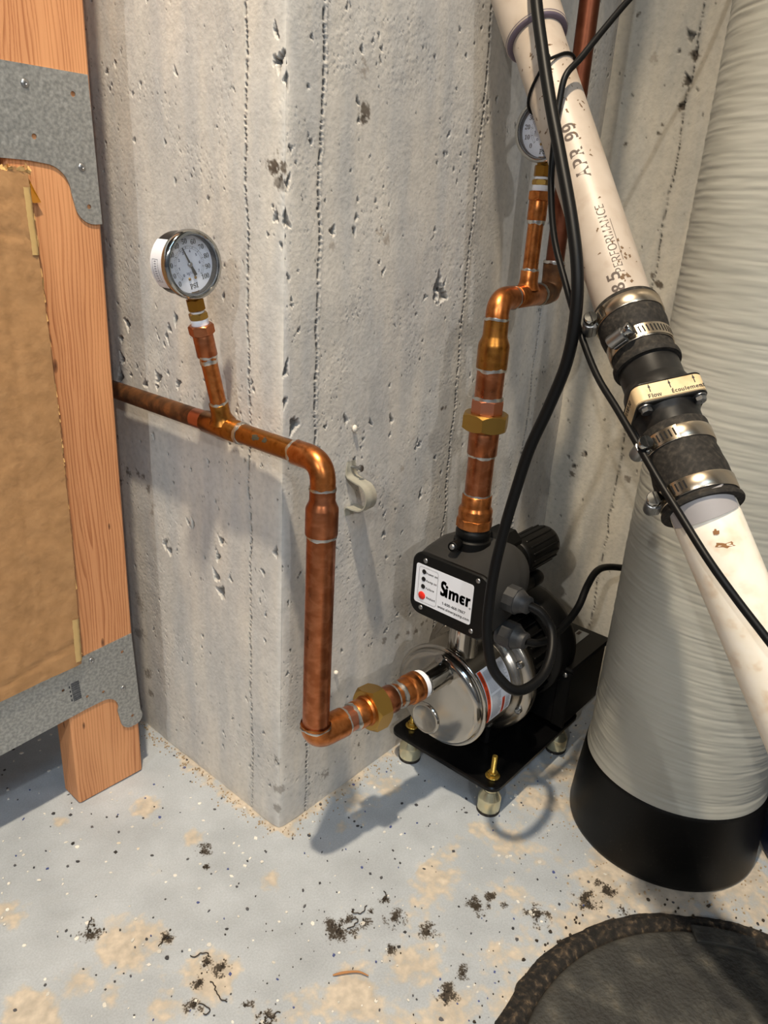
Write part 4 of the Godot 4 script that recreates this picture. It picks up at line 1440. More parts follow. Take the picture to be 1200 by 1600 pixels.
	g.box(Vector3(0.3445, 0.0660, 0.1690), Vector3(0.3500, 0.1545, 0.1885), 0.0015)
	g.box(Vector3(0.3700, 0.060, 0.120), Vector3(0.4300, 0.066, 0.175), 0.001)
	var bx := part("terminal_box", g, M["motor plastic"], t)
	g = Geo.new()
	g.xf = Transform3D(Basis(Vector3.UP, 0.0), Vector3.ZERO)
	g.box(Vector3(0.3790, 0.1605, 0.1440), Vector3(0.4480, 0.1616, 0.1605))
	part("silver_label", g, M["sticker silver"], bx)
	g = Geo.new()
	for q in 3:
		g.box(Vector3(0.3830, 0.1614, 0.1465 + q * 0.0042), Vector3(0.3950 + q * 0.006, 0.1618, 0.1482 + q * 0.0042))
	part("label_print", g, M["print grey"], bx)
	g = Geo.new()
	g.box(Vector3(0.4340, 0.1614, 0.1465), Vector3(0.4440, 0.1618, 0.1510))
	part("label_print", g, M["print grey"], bx)
	g = Geo.new()
	g.lathe([Vector2(0.0036, 0), Vector2(0.0036, 0.002), Vector2(0.0020, 0.003), Vector2(0, 0.003)], 14, Transform3D(Basis(Vector3(0, 0, 1), PI / 2), Vector3(0.3445, 0.1500, 0.1800)))
	part("box_screw", g, M["bolt steel"], bx)

func build_controller() -> void:
	var t := thing("pump_controller", "black pump controller with white label and red button, on top of the pump", "pump control", Vector3(0.195, 0.275, 0.112))
	var xf0 := 0.146
	var y0 := 0.2755
	var y1 := 0.3535
	var z0 := 0.0600
	var z1 := 0.1665
	# front plate
	var outline := func(ins: float, r: float) -> PackedVector2Array:
		var p := PackedVector2Array()
		for c in [[z1 - ins, y1 - ins, 0.0], [z0 + ins, y1 - ins, PI / 2], [z0 + ins, y0 + ins, PI], [z1 - ins, y0 + ins, PI * 1.5]]:
			for k in 8:
				var a: float = c[2] + PI / 2 * k / 7
				p.append(Vector2(c[0] - signf(c[0] - 0.113) * r + cos(a) * r, c[1] - signf(c[1] - 0.314) * r + sin(a) * r))
		return p
	var face := Transform3D(Basis(Vector3(0, 0, 1), Vector3(0, 1, 0), Vector3(-1, 0, 0)), Vector3(xf0, 0, 0))   # local x = z, y = y, z = out of the face
	var g := Geo.new()
	g.xf = face
	g.prism(outline.call(0.0, 0.015), -0.0065, 0.0, 0.0016)
	var fp := part("front_plate", g, M["black plastic"], t)
	for q in [[z0 + 0.0185, y1 - 0.0085], [z1 - 0.0165, y1 - 0.0070], [z0 + 0.0170, y0 + 0.0095], [z1 - 0.0185, y0 + 0.0085]]:
		g = Geo.new()
		g.xf = face
		g.lathe([Vector2(0.0030, -0.0005), Vector2(0.0030, 0.0003), Vector2(0.0018, 0.0011), Vector2(0, 0.0012)], 14, Transform3D(Basis(Vector3(1, 0, 0), PI / 2), Vector3(q[0], q[1], 0)))
		part("screw", g, M["bolt steel"], fp)
	# label
	var lz0 := z0 + 0.0068
	var lz1 := z0 + 0.0860
	var ly0 := 0.2905
	var ly1 := 0.3395
	var lw := lz1 - lz0
	var lh := ly1 - ly0
	g = Geo.new()
	g.xf = face
	var lp := PackedVector2Array()
	for c in [[lz1, ly1, 0.0], [lz0, ly1, PI / 2], [lz0, ly0, PI], [lz1, ly0, PI * 1.5]]:
		for k in 5:
			var a: float = c[2] + PI / 2 * k / 4
			lp.append(Vector2(c[0] - signf(c[0] - (lz0 + lw / 2)) * 0.003 + cos(a) * 0.003, c[1] - signf(c[1] - (ly0 + lh / 2)) * 0.003 + sin(a) * 0.003))
	g.prism(lp, 0.0, 0.0003)
	part("label_panel", g, M["sticker white"], fp)
	var at := func(u: float, v: float) -> Vector3: return Vector3(lz0 + lw * u, ly1 - lh * v, 0.0003)
	g = Geo.new()
	g.xf = face
	# outline round the lights
	var ring_pts := []
	for c in [[0.395, 0.06, 0.0], [0.055, 0.06, PI / 2], [0.055, 0.945, PI], [0.395, 0.945, PI * 1.5]]:
		var cc: Vector3 = at.call(c[0], c[1])
		for k in 6:
			var a: float = c[2] + PI / 2 * k / 5
			ring_pts.append(Vector3(cc.x - signf(c[0] - 0.2) * 0.003 + cos(a) * 0.003, cc.y + signf(c[1] - 0.5) * 0.003 + sin(a) * 0.003, 0.0003))
	for k in ring_pts.size():
		var a: Vector3 = ring_pts[k]
		var b: Vector3 = ring_pts[(k + 1) % ring_pts.size()]
		var d := (b - a).normalized()
		var s := Vector3(-d.y, d.x, 0) * 0.0002
		g.flat([a - s, b - s, b + s, a + s], Vector3(0, 0, 1))
	for e in [[0.285, 0.185, "Power on"], [0.285, 0.375, "Pump on"], [0.270, 0.565, "Failure"], [0.295, 0.795, "Restart"]]:
		g.text(e[2], 0.0036, Transform3D(Basis(), at.call(e[0], e[1])), null, true, "Droid Sans", 0.0002)
	g.text("1-800-468-7867", 0.0046, Transform3D(Basis(), at.call(0.70, 0.755)), null, true, "Droid Sans", 0.0002)
	g.text("www.simerpump.com", 0.0044, Transform3D(Basis(), at.call(0.705, 0.885)), null, true, "Droid Sans", 0.0002, 0.94)
	# big name: a tall S and heavy rounded letters
	for dx in [-0.0004, 0.0, 0.0004]:
		for dy in [-0.0003, 0.0003]:
			var o := Vector3(dx, dy, 0)
			g.text("S", 0.0250, Transform3D(Basis.from_scale(Vector3(0.62, 1, 1)), at.call(0.505, 0.395) + o), null, true, "Droid Sans", 0.0003)
			g.text("imєr", 0.0185, Transform3D(Basis.from_scale(Vector3(0.86, 1, 1)), at.call(0.745, 0.445) + o), null, true, "Droid Sans", 0.0003)
	g.text("®", 0.0034, Transform3D(Basis(), at.call(0.970, 0.60)), null, false, "Droid Sans", 0.0002)
	part("lettering", g, M["print black"], fp)
	for v in [0.165, 0.355, 0.545]:
		g = Geo.new()
		g.xf = face
		g.lathe([Vector2(0.0029, 0.0), Vector2(0.0029, 0.0003), Vector2(0.0024, 0.0007), Vector2(0, 0.0008)], 24, Transform3D(Basis(Vector3(1, 0, 0), PI / 2), at.call(0.145, v)))
		part("indicator_lens", g, M["lens black"], fp)
	g = Geo.new()
	g.xf = face
	g.lathe([Vector2(0.0049, 0.0), Vector2(0.0049, 0.0004), Vector2(0.0044, 0.0009), Vector2(0, 0.0011)], 32, Transform3D(Basis(Vector3(1, 0, 0), PI / 2), at.call(0.135, 0.785)))
	part("restart_button", g, M["red button"], fp)
	# housing: rings from behind the plate to the domed back
	var rows := []
	var centre := []
	for s in [[0.0, 0.0015, 0.0, 0.014], [0.004, 0.0006, 0.0, 0.014], [0.014, 0.0, 0.004, 0.016], [0.040, 0.0, 0.011, 0.020], [0.070, 0.002, 0.013, 0.024], [0.092, 0.008, 0.008, 0.028], [0.104, 0.018, -0.004, 0.026], [0.106, 0.030, -0.016, 0.014]]:
		var row := PackedVector3Array()
		var p: PackedVector2Array = outline.call(s[1], s[3])
		for q in p:
			var lift: float = s[2] * clampf((q.y - 0.3) / 0.05, 0.0, 1.0)
			row.append(Vector3(xf0 + 0.0062 + s[0], q.y + lift, q.x))
		rows.append(row)
		centre.append(Vector3(xf0 + 0.0062 + s[0], 0.315, 0.113))
	g = Geo.new()
	g.grid_out(rows, centre)
	g.flat(Array(rows[7]), Vector3(1, 0, 0))
	part("housing", g, M["dark plastic"], t)
	# outlet collar, bleed screw
	g = Geo.new()
	var oc := Transform3D(Basis(), Vector3(0.193, 0, 0.107))
	g.lathe([Vector2(0.0215, 0.3560), Vector2(0.0210, 0.3690), Vector2(0.0190, 0.3705), Vector2(0.0190, 0.3730)], 40, oc, 0.3)
	g.lathe([Vector2(0.0190, 0.3725), Vector2(0.0198, 0.3740), Vector2(0.0198, 0.3790), Vector2(0.0190, 0.3805), Vector2(0.0170, 0.3835), Vector2(0.010, 0.3835)], 40, oc, 0.3)
	part("outlet_collar", g, M["black plastic"], t)
	g = Geo.new()
	g.lathe([Vector2(0.015, 0.2570), Vector2(0.0225, 0.2570), Vector2(0.0235, 0.2585), Vector2(0.0235, 0.2700), Vector2(0.0260, 0.2720), Vector2(0.0260, 0.2860)], 44, Transform3D(Basis(), Vector3(0.2030, 0, 0.1040)), 0.2)
	part("inlet_collar", g, M["black plastic"], t)
	g = Geo.new()
	var bs := Vector3(0.1660, 0.3680, 0.1020)
	g.lathe([Vector2(0.0058, 0.0), Vector2(0.0058, 0.0160), Vector2(0.0052, 0.0170), Vector2(0.0046, 0.0170), Vector2(0.0046, 0.0160), Vector2(0, 0.0160)], 24, along(bs + Vector3(0.006, -0.001, 0.001), Vector3(-1, 0.10, 0.18)))
	part("bleed_boss", g, M["black plastic"], t)
	g = Geo.new()
	g.lathe([Vector2(0.0036, 0.0), Vector2(0.0036, 0.0172), Vector2(0.0024, 0.0184), Vector2(0, 0.0186)], 18, along(bs + Vector3(0.006, -0.001, 0.001), Vector3(-1, 0.10, 0.18)))
	part("bleed_screw", g, M["bolt steel"], t)
	# ribbed adjusting barrel behind, and the small barrel under it
	g = Geo.new()
	var kb := Transform3D(Basis(Vector3(0, 0, 1), -PI / 2), Vector3(0.238, 0.3220, 0.1180))
	g.lathe([Vector2(0.0230, 0.0), Vector2(0.0235, 0.020), Vector2(0.0215, 0.030), Vector2(0.0215, 0.036)], 40, kb, 0.3)
	g.lathe([Vector2(0.0215, 0.036), Vector2(0.0232, 0.0375), Vector2(0.0236, 0.044), Vector2(0.0236, 0.104), Vector2(0.0222, 0.112), Vector2(0.0190, 0.1165), Vector2(0, 0.1175)], 44, kb, 0.3)
	for q in 16:
		var a := TAU * q / 16
		g.xf = Transform3D(Basis(Vector3(1, 0, 0), -a), Vector3(0.238, 0.3220, 0.1180))
		g.box(Vector3(0.046, 0.0228, -0.0014), Vector3(0.106, 0.0248, 0.0014), 0.0007)
	g.xf = Transform3D()
	part("adjusting_barrel", g, M["black plastic"], t)
	g = Geo.new()
	g.box(Vector3(0.215, 0.345, 0.094), Vector3(0.262, 0.3695, 0.138), 0.010)
	g.box(Vector3(0.248, 0.292, 0.110), Vector3(0.282, 0.330, 0.130), 0.004)
	part("barrel_bracket", g, M["black plastic"], t)
	g = Geo.new()
	var sb := Transform3D(Basis(Vector3(0, 0, 1), -PI / 2), Vector3(0.235, 0.2860, 0.1300))
	g.lathe([Vector2(0.0125, 0.0), Vector2(0.0120, 0.038), Vector2(0.0100, 0.052), Vector2(0.0095, 0.064)], 32, sb, 0.3)
	g.lathe([Vector2(0.0095, 0.064), Vector2(0.0102, 0.0655), Vector2(0.0102, 0.084), Vector2(0.0085, 0.0875), Vector2(0, 0.088)], 32, sb, 0.3)
	part("small_barrel", g, M["black plastic"], t)
	# cable connectors on the right side
	for q in [[0.1860, 0.3190, 0.0], [0.1905, 0.2720, 0.4]]:
		g = Geo.new()
		g.xf = Transform3D(Basis(Vector3(1, 0, 0), PI / 2), Vector3(q[0], q[1], 0.1600)) * Transform3D(Basis(Vector3.UP, q[2]), Vector3.ZERO)
		g.hexnut(0.0158, 0.004, 0.0200, 0.004, 10, 0.02)
		g.lathe([Vector2(0.0150, 0.0), Vector2(0.0150, 0.006)], 32)
		g.lathe([Vector2(0.0148, 0.0185), Vector2(0.0112, 0.0262), Vector2(0.0104, 0.0270), Vector2(0.0098, 0.0330), Vector2(0.0078, 0.0345), Vector2(0.004, 0.0345)], 32, Transform3D(), 0.25)
		part("cable_connector", g, M["connector plastic"], t)

func build_cables() -> void:
	var g := Geo.new()
	var pts := [Vector3(0.21,2.46,0.06), Vector3(0.222,1.6,0.062), Vector3(0.222,1.15,0.068), Vector3(0.2126,0.9366,0.0892),Vector3(0.1936,0.8869,0.1105),Vector3(0.1795,0.8438,0.1317),Vector3(0.1662,0.8017,0.1535),Vector3(0.1525,0.7555,0.1789),Vector3(0.1386,0.7104,0.2035),Vector3(0.1276,0.6710,0.2212),Vector3(0.1245,0.6355,0.2276),Vector3(0.1237,0.5951,0.2264),Vector3(0.1221,0.5538,0.2163),Vector3(0.1193,0.5129,0.2045),Vector3(0.1199,0.4730,0.1962),Vector3(0.1162,0.4331,0.1913),Vector3(0.1116,0.3927,0.1888),Vector3(0.1081,0.3586,0.1889),Vector3(0.1030,0.3223,0.1933),Vector3(0.1015,0.2881,0.2041),Vector3(0.1063,0.2709,0.2172),Vector3(0.1152,0.2620,0.2282),Vector3(0.1344,0.2615,0.2348),Vector3(0.1591,0.2674,0.2356),Vector3(0.1819,0.2819,0.2288),Vector3(0.1955,0.2985,0.2170),Vector3(0.1925,0.3130,0.2040),Vector3(0.1860,0.3190,0.1910)]
	g.tube(spline(pts, 8), 0.0053, 18)
	var o := part("supply_cable", g, M["cable"], self)
	tag(o, "thick black cable hanging in front of the white pipe and looping up into the controller", "cable")
	g = Geo.new()
	g.tube(spline([Vector3(0.1905,0.2720,0.1920),Vector3(0.2030,0.2685,0.2010),Vector3(0.2220,0.2690,0.2065),Vector3(0.2480,0.2750,0.2085),Vector3(0.2790,0.2880,0.2085),Vector3(0.3108,0.3036,0.2021),Vector3(0.3441,0.3094,0.1965),Vector3(0.3817,0.3028,0.1952),Vector3(0.44,0.2831,0.2000),Vector3(0.50,0.26,0.205),Vector3(0.535,0.2,0.23),Vector3(0.54,0.05,0.28),Vector3(0.54,0.007,0.36)], 8), 0.0044, 18)
	o = part("motor_cable", g, M["cable"], self)
	tag(o, "black cable from the controller's lower connector, curving away behind the grey tank", "cable")
	g = Geo.new()
	pts = [Vector3(0.62,1.25,0.21),Vector3(0.40,1.02,0.19),Vector3(0.2919,0.9254,0.1743),Vector3(0.2579,0.8945,0.1660),Vector3(0.2321,0.8681,0.1597),Vector3(0.2073,0.8421,0.1544),Vector3(0.1916,0.8261,0.1505),Vector3(0.1853,0.8044,0.1512),Vector3(0.1771,0.7731,0.1557),Vector3(0.1706,0.7365,0.1620),Vector3(0.1615,0.6943,0.1770),Vector3(0.1506,0.6583,0.1996),Vector3(0.1373,0.6213,0.2265),Vector3(0.1141,0.5907,0.2595),Vector3(0.0947,0.5701,0.2908),Vector3(0.0750,0.5495,0.3219),Vector3(0.0595,0.5316,0.3478),Vector3(0.0484,0.5179,0.3681),Vector3(0.0323,0.4973,0.3985),Vector3(0.0257,0.4786,0.4238),Vector3(0.0178,0.4615,0.4501),Vector3(0.0107,0.4405,0.4796),Vector3(0.005,0.38,0.53),Vector3(0.01,0.20,0.60),Vector3(0.03,0.02,0.66)]
	pts[0] = Vector3(0.57, 1.30, 0.20)
	g.tube(spline(pts, 8), 0.0029, 14)
	o = part("sump_cable", g, M["cable"], self)
	tag(o, "thin black cable tied to the white drain pipe, running along the check valve", "cable")

# ------------------------------------------------------------------ drain pipe and check valve
const PA := Vector3(0.2338, 0.8571, 0.0964)
const PB := Vector3(0.1636, 0.6469, 0.2490)
const PQ := Vector3(0.0804, 0.5121, 0.3765)
const PE := Vector3(0.0804, 0.3862, 0.4623)
const PR := 0.0241

func on_pipe(p0: Vector3, axis: Vector3, front: Vector3, r: float) -> Callable:   # x up the pipe, y round it to the left, z off it
	var a := axis.normalized()
	var f := (front - a * front.dot(a)).normalized()
	var l := a.cross(f).normalized()   # to the right as seen from the front
	return func(p: Vector3) -> Vector3:
		var an := -p.y / r
		return p0 + a * p.x + (f * cos(an) + l * sin(an)) * (r + p.z)

func build_drain() -> void:
	var up := (PA - PB).normalized()
	var t := thing("drain_pipe", "upper white drain pipe with printed lettering, slanting down to the check valve", "drain pipe", PB)
	var g := Geo.new()
	g.tube([PB - up * 0.008, PB + up * 0.10, PB + up * 0.20, PA + up * 0.05], PR, 56)
	var pp := part("pipe", g, M["pvc"], t)
	# coupling and the bend that turns the pipe up along the wall
	var c0 := PA + up * 0.012
	g = Geo.new()
	g.lathe([Vector2(0.0240, 0.0), Vector2(0.0282, 0.0003), Vector2(0.0296, 0.0020), Vector2(0.0298, 0.0050), Vector2(0.0300, 0.0500)], 56, along(c0, up), 0.3)
	var c1 := c0 + up * 0.05
	var bend := c1 + up * 0.030
	g.tube(bend_path(c1 - up * 0.002, bend, bend + Vector3(0, 0.05, 0), 0.026), 0.0300, 48, false)
	g.tube([bend + Vector3(0, 0.05, 0), bend + Vector3(0, 0.1, 0)], 0.0302, 48)
	part("coupling", g, M["pvc"], t)
	g = Geo.new()
	pipe(g, bend + Vector3(0, 0.09, 0), Vector3(bend.x, 2.46, bend.z), PR, 48)
	part("upright_pipe", g, M["pvc"], t)
	g = Geo.new()
	g.lathe([Vector2(0.0242, -0.0012), Vector2(0.0270, -0.0012), Vector2(0.0286, 0.0004), Vector2(0.0296, 0.0024), Vector2(0.0300, 0.0030)], 56, along(c0, up), 0.6)
	part("primer_ring", g, M["primer purple"], t, true, "purplish primer round the mouth of the coupling")
	var front := Vector3(-0.88, 0.43, 0.19)
	var on := on_pipe(PB, up, front, PR)
	g = Geo.new()
	var turn := Transform3D(Basis(), Vector3.ZERO)
	var say := func(s: String, x: float, y: float, size: float, bold: bool) -> void:
		g.text(s, size, Transform3D(Basis(), Vector3(x, y, 0.0)), on, bold, "Droid Sans", 0.0002)
	say.call("APR  99", 0.1380, -0.0020, 0.0165, true)
	say.call("PERFORMANCE", 0.0470, -0.0060, 0.0098, false)
	say.call("5", 0.0130, 0.0005, 0.0150, true)
	say.call("8", 0.0020, -0.0005, 0.0150, true)
	g.patch(0.040, 0.0004, Transform3D(Basis(), Vector3(0.045, -0.0112, 0.0)), on, 0.0002, 4, 1)
	part("printing", g, M["print grey"], pp)
	g = Geo.new()
	rng.seed = 44
	for k in 64:
		var x := rng.randf_range(0.17, 0.27) if k < 46 else rng.randf_range(0.01, 0.17)
		g.blot(rng.randf_range(0.0004, 0.0015), Transform3D(Basis(Vector3(0, 0, 1), rng.randf() * 3.0) * Basis.from_scale(Vector3(1.5, 0.7, 1)), Vector3(x, rng.randf_range(-0.028, 0.028), 0)), on, 0.5, k)
	for k in 14:
		g.blot(rng.randf_range(0.0006, 0.0022), Transform3D(Basis.from_scale(Vector3(1.2, 0.8, 1)), Vector3(rng.randf_range(-0.002, 0.045), rng.randf_range(-0.020, -0.003), 0)), on, 0.5, k + 200)
	part("dirt_specks", g, M["pvc dirt"], pp).set_meta("kind", "stuff")
	# zip tie
	var zt := thing("cable_tie", "black cable tie round the white drain pipe holding the thin cable", "cable tie", PA - up * 0.040)
	g = Geo.new()
	var zr := []
	var za := PA - up * 0.040
	var f := (front - up * front.dot(up)).normalized()
	var l := up.cross(f).normalized()
	for k in 41:
		var a := TAU * k / 40
		var rr := PR + 0.0016 + 0.0040 * exp(-pow(wrapf(a - 0.05, -PI, PI) / 0.28, 2.0))
		zr.append(za + (f * cos(a) + l * sin(a)) * rr + up * (0.013 * sin(a)))
	g.tube(zr, 0.0014, 8, false)
	part("strap", g, M["cable"], zt)
	g = Geo.new()
	g.xf = along(za + f * (PR + 0.0085) + l * 0.002, up + l * 0.5, f)
	g.box(Vector3(-0.003, -0.004, -0.0025), Vector3(0.003, 0.004, 0.0025), 0.0008)
	part("lock_head", g, M["cable"], zt)
	# check valve with the two rubber couplings
	var ax := (PQ - PB).normalized()
	var frontm := Vector3(-0.828, 0.558, 0.049)
	var at := along(PB, ax, frontm)
	var rc := func(lab: String, prof: Array, s: float) -> void:
		var o := thing("rubber_coupling", lab, "coupling", PB + ax * s, "rubber couplings at the check valve")
		var q := Geo.new()
		q.lathe(prof, 64, at, 0.3)
		part("sleeve", q, M["black rubber"], o)
	rc.call("black rubber coupling joining the upper drain pipe to the check valve", [Vector2(0.0243, 0.0085), Vector2(0.0272, 0.0085), Vector2(0.0278, 0.0100), Vector2(0.0276, 0.0260), Vector2(0.0280, 0.0330), Vector2(0.0272, 0.0400), Vector2(0.0254, 0.0440), Vector2(0.0252, 0.0560), Vector2(0.0256, 0.0640), Vector2(0.0272, 0.0660), Vector2(0.0276, 0.0690), Vector2(0.0270, 0.0715), Vector2(0.0240, 0.0715)], 0.01)
	rc.call("black rubber coupling below the check valve, joining it to the lower drain pipe", [Vector2(0.0240, 0.1330), Vector2(0.0258, 0.1330), Vector2(0.0262, 0.1345), Vector2(0.0260, 0.1560), Vector2(0.0266, 0.1600), Vector2(0.0268, 0.1650), Vector2(0.0278, 0.1720), Vector2(0.0280, 0.1780), Vector2(0.0278, 0.1970), Vector2(0.0300, 0.1985), Vector2(0.0304, 0.2005), Vector2(0.0298, 0.2020), Vector2(0.0244, 0.2020)], 0.14)
	var cv := thing("check_valve", "black check valve with a beige square flange printed with flow arrows", "valve", PB + ax * 0.109)
	g = Geo.new()
	g.lathe([Vector2(0.0180, 0.0600), Vector2(0.0238, 0.0600), Vector2(0.0243, 0.0650), Vector2(0.0243, 0.0880), Vector2(0.0250, 0.0900), Vector2(0.0270, 0.0950), Vector2(0.0276, 0.1010)], 56, at, 0.3)
	g.lathe([Vector2(0.0268, 0.1160), Vector2(0.0262, 0.1190), Vector2(0.0250, 0.1210), Vector2(0.0243, 0.1240), Vector2(0.0243, 0.1420), Vector2(0.018, 0.1420)], 56, at, 0.3)
	part("body", g, M["black abs"], cv)
	# flange: x' along the right-hand face's normal
	var vv := (frontm - ax * frontm.dot(ax)).normalized()
	var rt := (-ax).cross(vv).normalized()
	var e1 := (vv * cos(0.36) + rt * sin(0.36)).normalized()
	var e2 := (rt * cos(0.36) - vv * sin(0.36)).normalized()
	var fx := Transform3D(Basis(e1, e2, ax), PB)
	var square := func(h: float, r: float) -> PackedVector2Array:
		var p := PackedVector2Array()
		for c in [[h, h, 0.0], [-h, h, PI / 2], [-h, -h, PI], [h, -h, PI * 1.5]]:
			for k in 7:
				var a: float = c[2] + PI / 2 * k / 6
				p.append(Vector2(c[0] - signf(c[0]) * r + cos(a) * r, c[1] - signf(c[1]) * r + sin(a) * r))
		return p
	g = Geo.new()
	g.xf = fx
	g.prism(square.call(0.0272, 0.0075), 0.1012, 0.1158, 0.0008)
	var fl := part("flange", g, M["beige plastic"], cv)
	g = Geo.new()
	g.xf = fx
	g.prism(square.call(0.0272, 0.0075), 0.0998, 0.1013, 0.0005)
	g.prism(square.call(0.0272, 0.0075), 0.1157, 0.1182, 0.0008)
	part("gasket", g, M["black abs"], cv)
	g = Geo.new()
	# lettering on the right-hand and left-hand faces (local: x along the face, y up the pipe, z out)
	var face := Transform3D(Basis(fx.basis.y, -ax, fx.basis.x), PB + ax * 0.1085 + e1 * 0.0272)
	var side := Transform3D(Basis(fx.basis.x, -ax, -fx.basis.y), PB + ax * 0.1085 - e2 * 0.0272)
	var on_face := func(p: Vector3) -> Vector3: return face * p
	var on_side := func(p: Vector3) -> Vector3: return side * p
	g.text("Flow", 0.0047, Transform3D(Basis(), Vector3(-0.0128, -0.0042, 0.0001)), on_face, true, "Droid Sans", 0.0002)
	g.text("Écoulement", 0.0044, Transform3D(Basis(), Vector3(0.0126, -0.0040, 0.0001)), on_face, true, "Droid Sans", 0.0002)
	for x in [-0.0150, 0.0005, 0.0190]:
		for q in [PackedVector2Array([Vector2(-0.0004, -0.0014), Vector2(0.0004, -0.0014), Vector2(0.0004, 0.0028), Vector2(-0.0004, 0.0028)]), PackedVector2Array([Vector2(-0.0010, 0.0024), Vector2(0.0010, 0.0024), Vector2(0.0, 0.0060)])]:
			g.xf = face * Transform3D(Basis(), Vector3(x, 0.0008, 0.0))
			g.prism(q, 0, 0.0002)
	g.xf = Transform3D()
	g.text("P200-10", 0.0060, Transform3D(Basis(), Vector3(0.002, 0.0024, 0.0001)), on_side, false, "Droid Sans", 0.0002)
	part("flow_print", g, M["print black"], fl)
	for q in [[1, 1], [1, -1], [-1, 1], [-1, -1]]:
		g = Geo.new()
		g.xf = fx * Transform3D(Basis(Vector3(1, 0, 0), PI / 2), Vector3(q[0] * 0.0206, q[1] * 0.0206, 0.1180))
		g.lathe([Vector2(0, 0), Vector2(0.0054, 0), Vector2(0.0054, 0.001), Vector2(0, 0.001)], 20)
		g.hexnut(0.0044, 0.001, 0.0052, 0.0005)
		part("flange_bolt", g, M["bolt steel"], cv)
		g = Geo.new()
	# hose clamps: [position, radius, worm screw angle, label]
	hose_clamp(PB, ax, frontm, 0.0185, 0.0281, -1.22, 0.3, "stainless hose clamp at the top of the upper rubber coupling, beside the printed pipe")
	hose_clamp(PB, ax, frontm, 0.0510, 0.0258, -0.42, 1.5, "stainless hose clamp at the foot of the upper rubber coupling, long slotted band")
	hose_clamp(PB, ax, frontm, 0.1460, 0.0264, -1.00, 0.75, "stainless hose clamp just below the check valve's bolted flange")
	hose_clamp(PB, ax, frontm, 0.1890, 0.0284, -1.25, 0.8, "lowest stainless hose clamp, at the mouth of the lower drain pipe")
	# lower pipe, going down into the sump
	var lt := thing("drain_pipe", "lower yellowed white drain pipe, stained, below the check valve at the right edge", "drain pipe", PE)
	g = Geo.new()
	var lo := (PE - PQ).normalized()
	var end := Vector3(0.0803, 0.030, 0.705)
	g.tube(bend_path(PQ - ax * 0.012, PQ + lo * 0.004, PE + lo * 0.44, 0.02, 6), PR, 56)
	var lp := part("pipe", g, M["aged pvc"], lt)
	var onl := on_pipe(PQ, -lo, Vector3(-0.92, 0.217, 0.318), PR)
	g = Geo.new()
	g.patch(0.020, 0.060, Transform3D(Basis(), Vector3(0.0065, 0.000, 0)), onl, 0.0002, 2, 20)
	part("primer_band", g, M["primer grey"], lp)
	g = Geo.new()
	g.blot(0.0032, Transform3D(Basis(Vector3(0, 0, 1), 1.3) * Basis.from_scale(Vector3(1.8, 0.6, 1)), Vector3(-0.024, -0.004, 0)), onl, 0.5, 3)
	part("rust_spot", g, M["rust stain"], lp)
	g = Geo.new()
	g.blot(0.0020, Transform3D(Basis(), Vector3(-0.0135, -0.002, 0)), onl, 0.4, 4)
	part("rust_spot", g, M["rust stain"], lp)

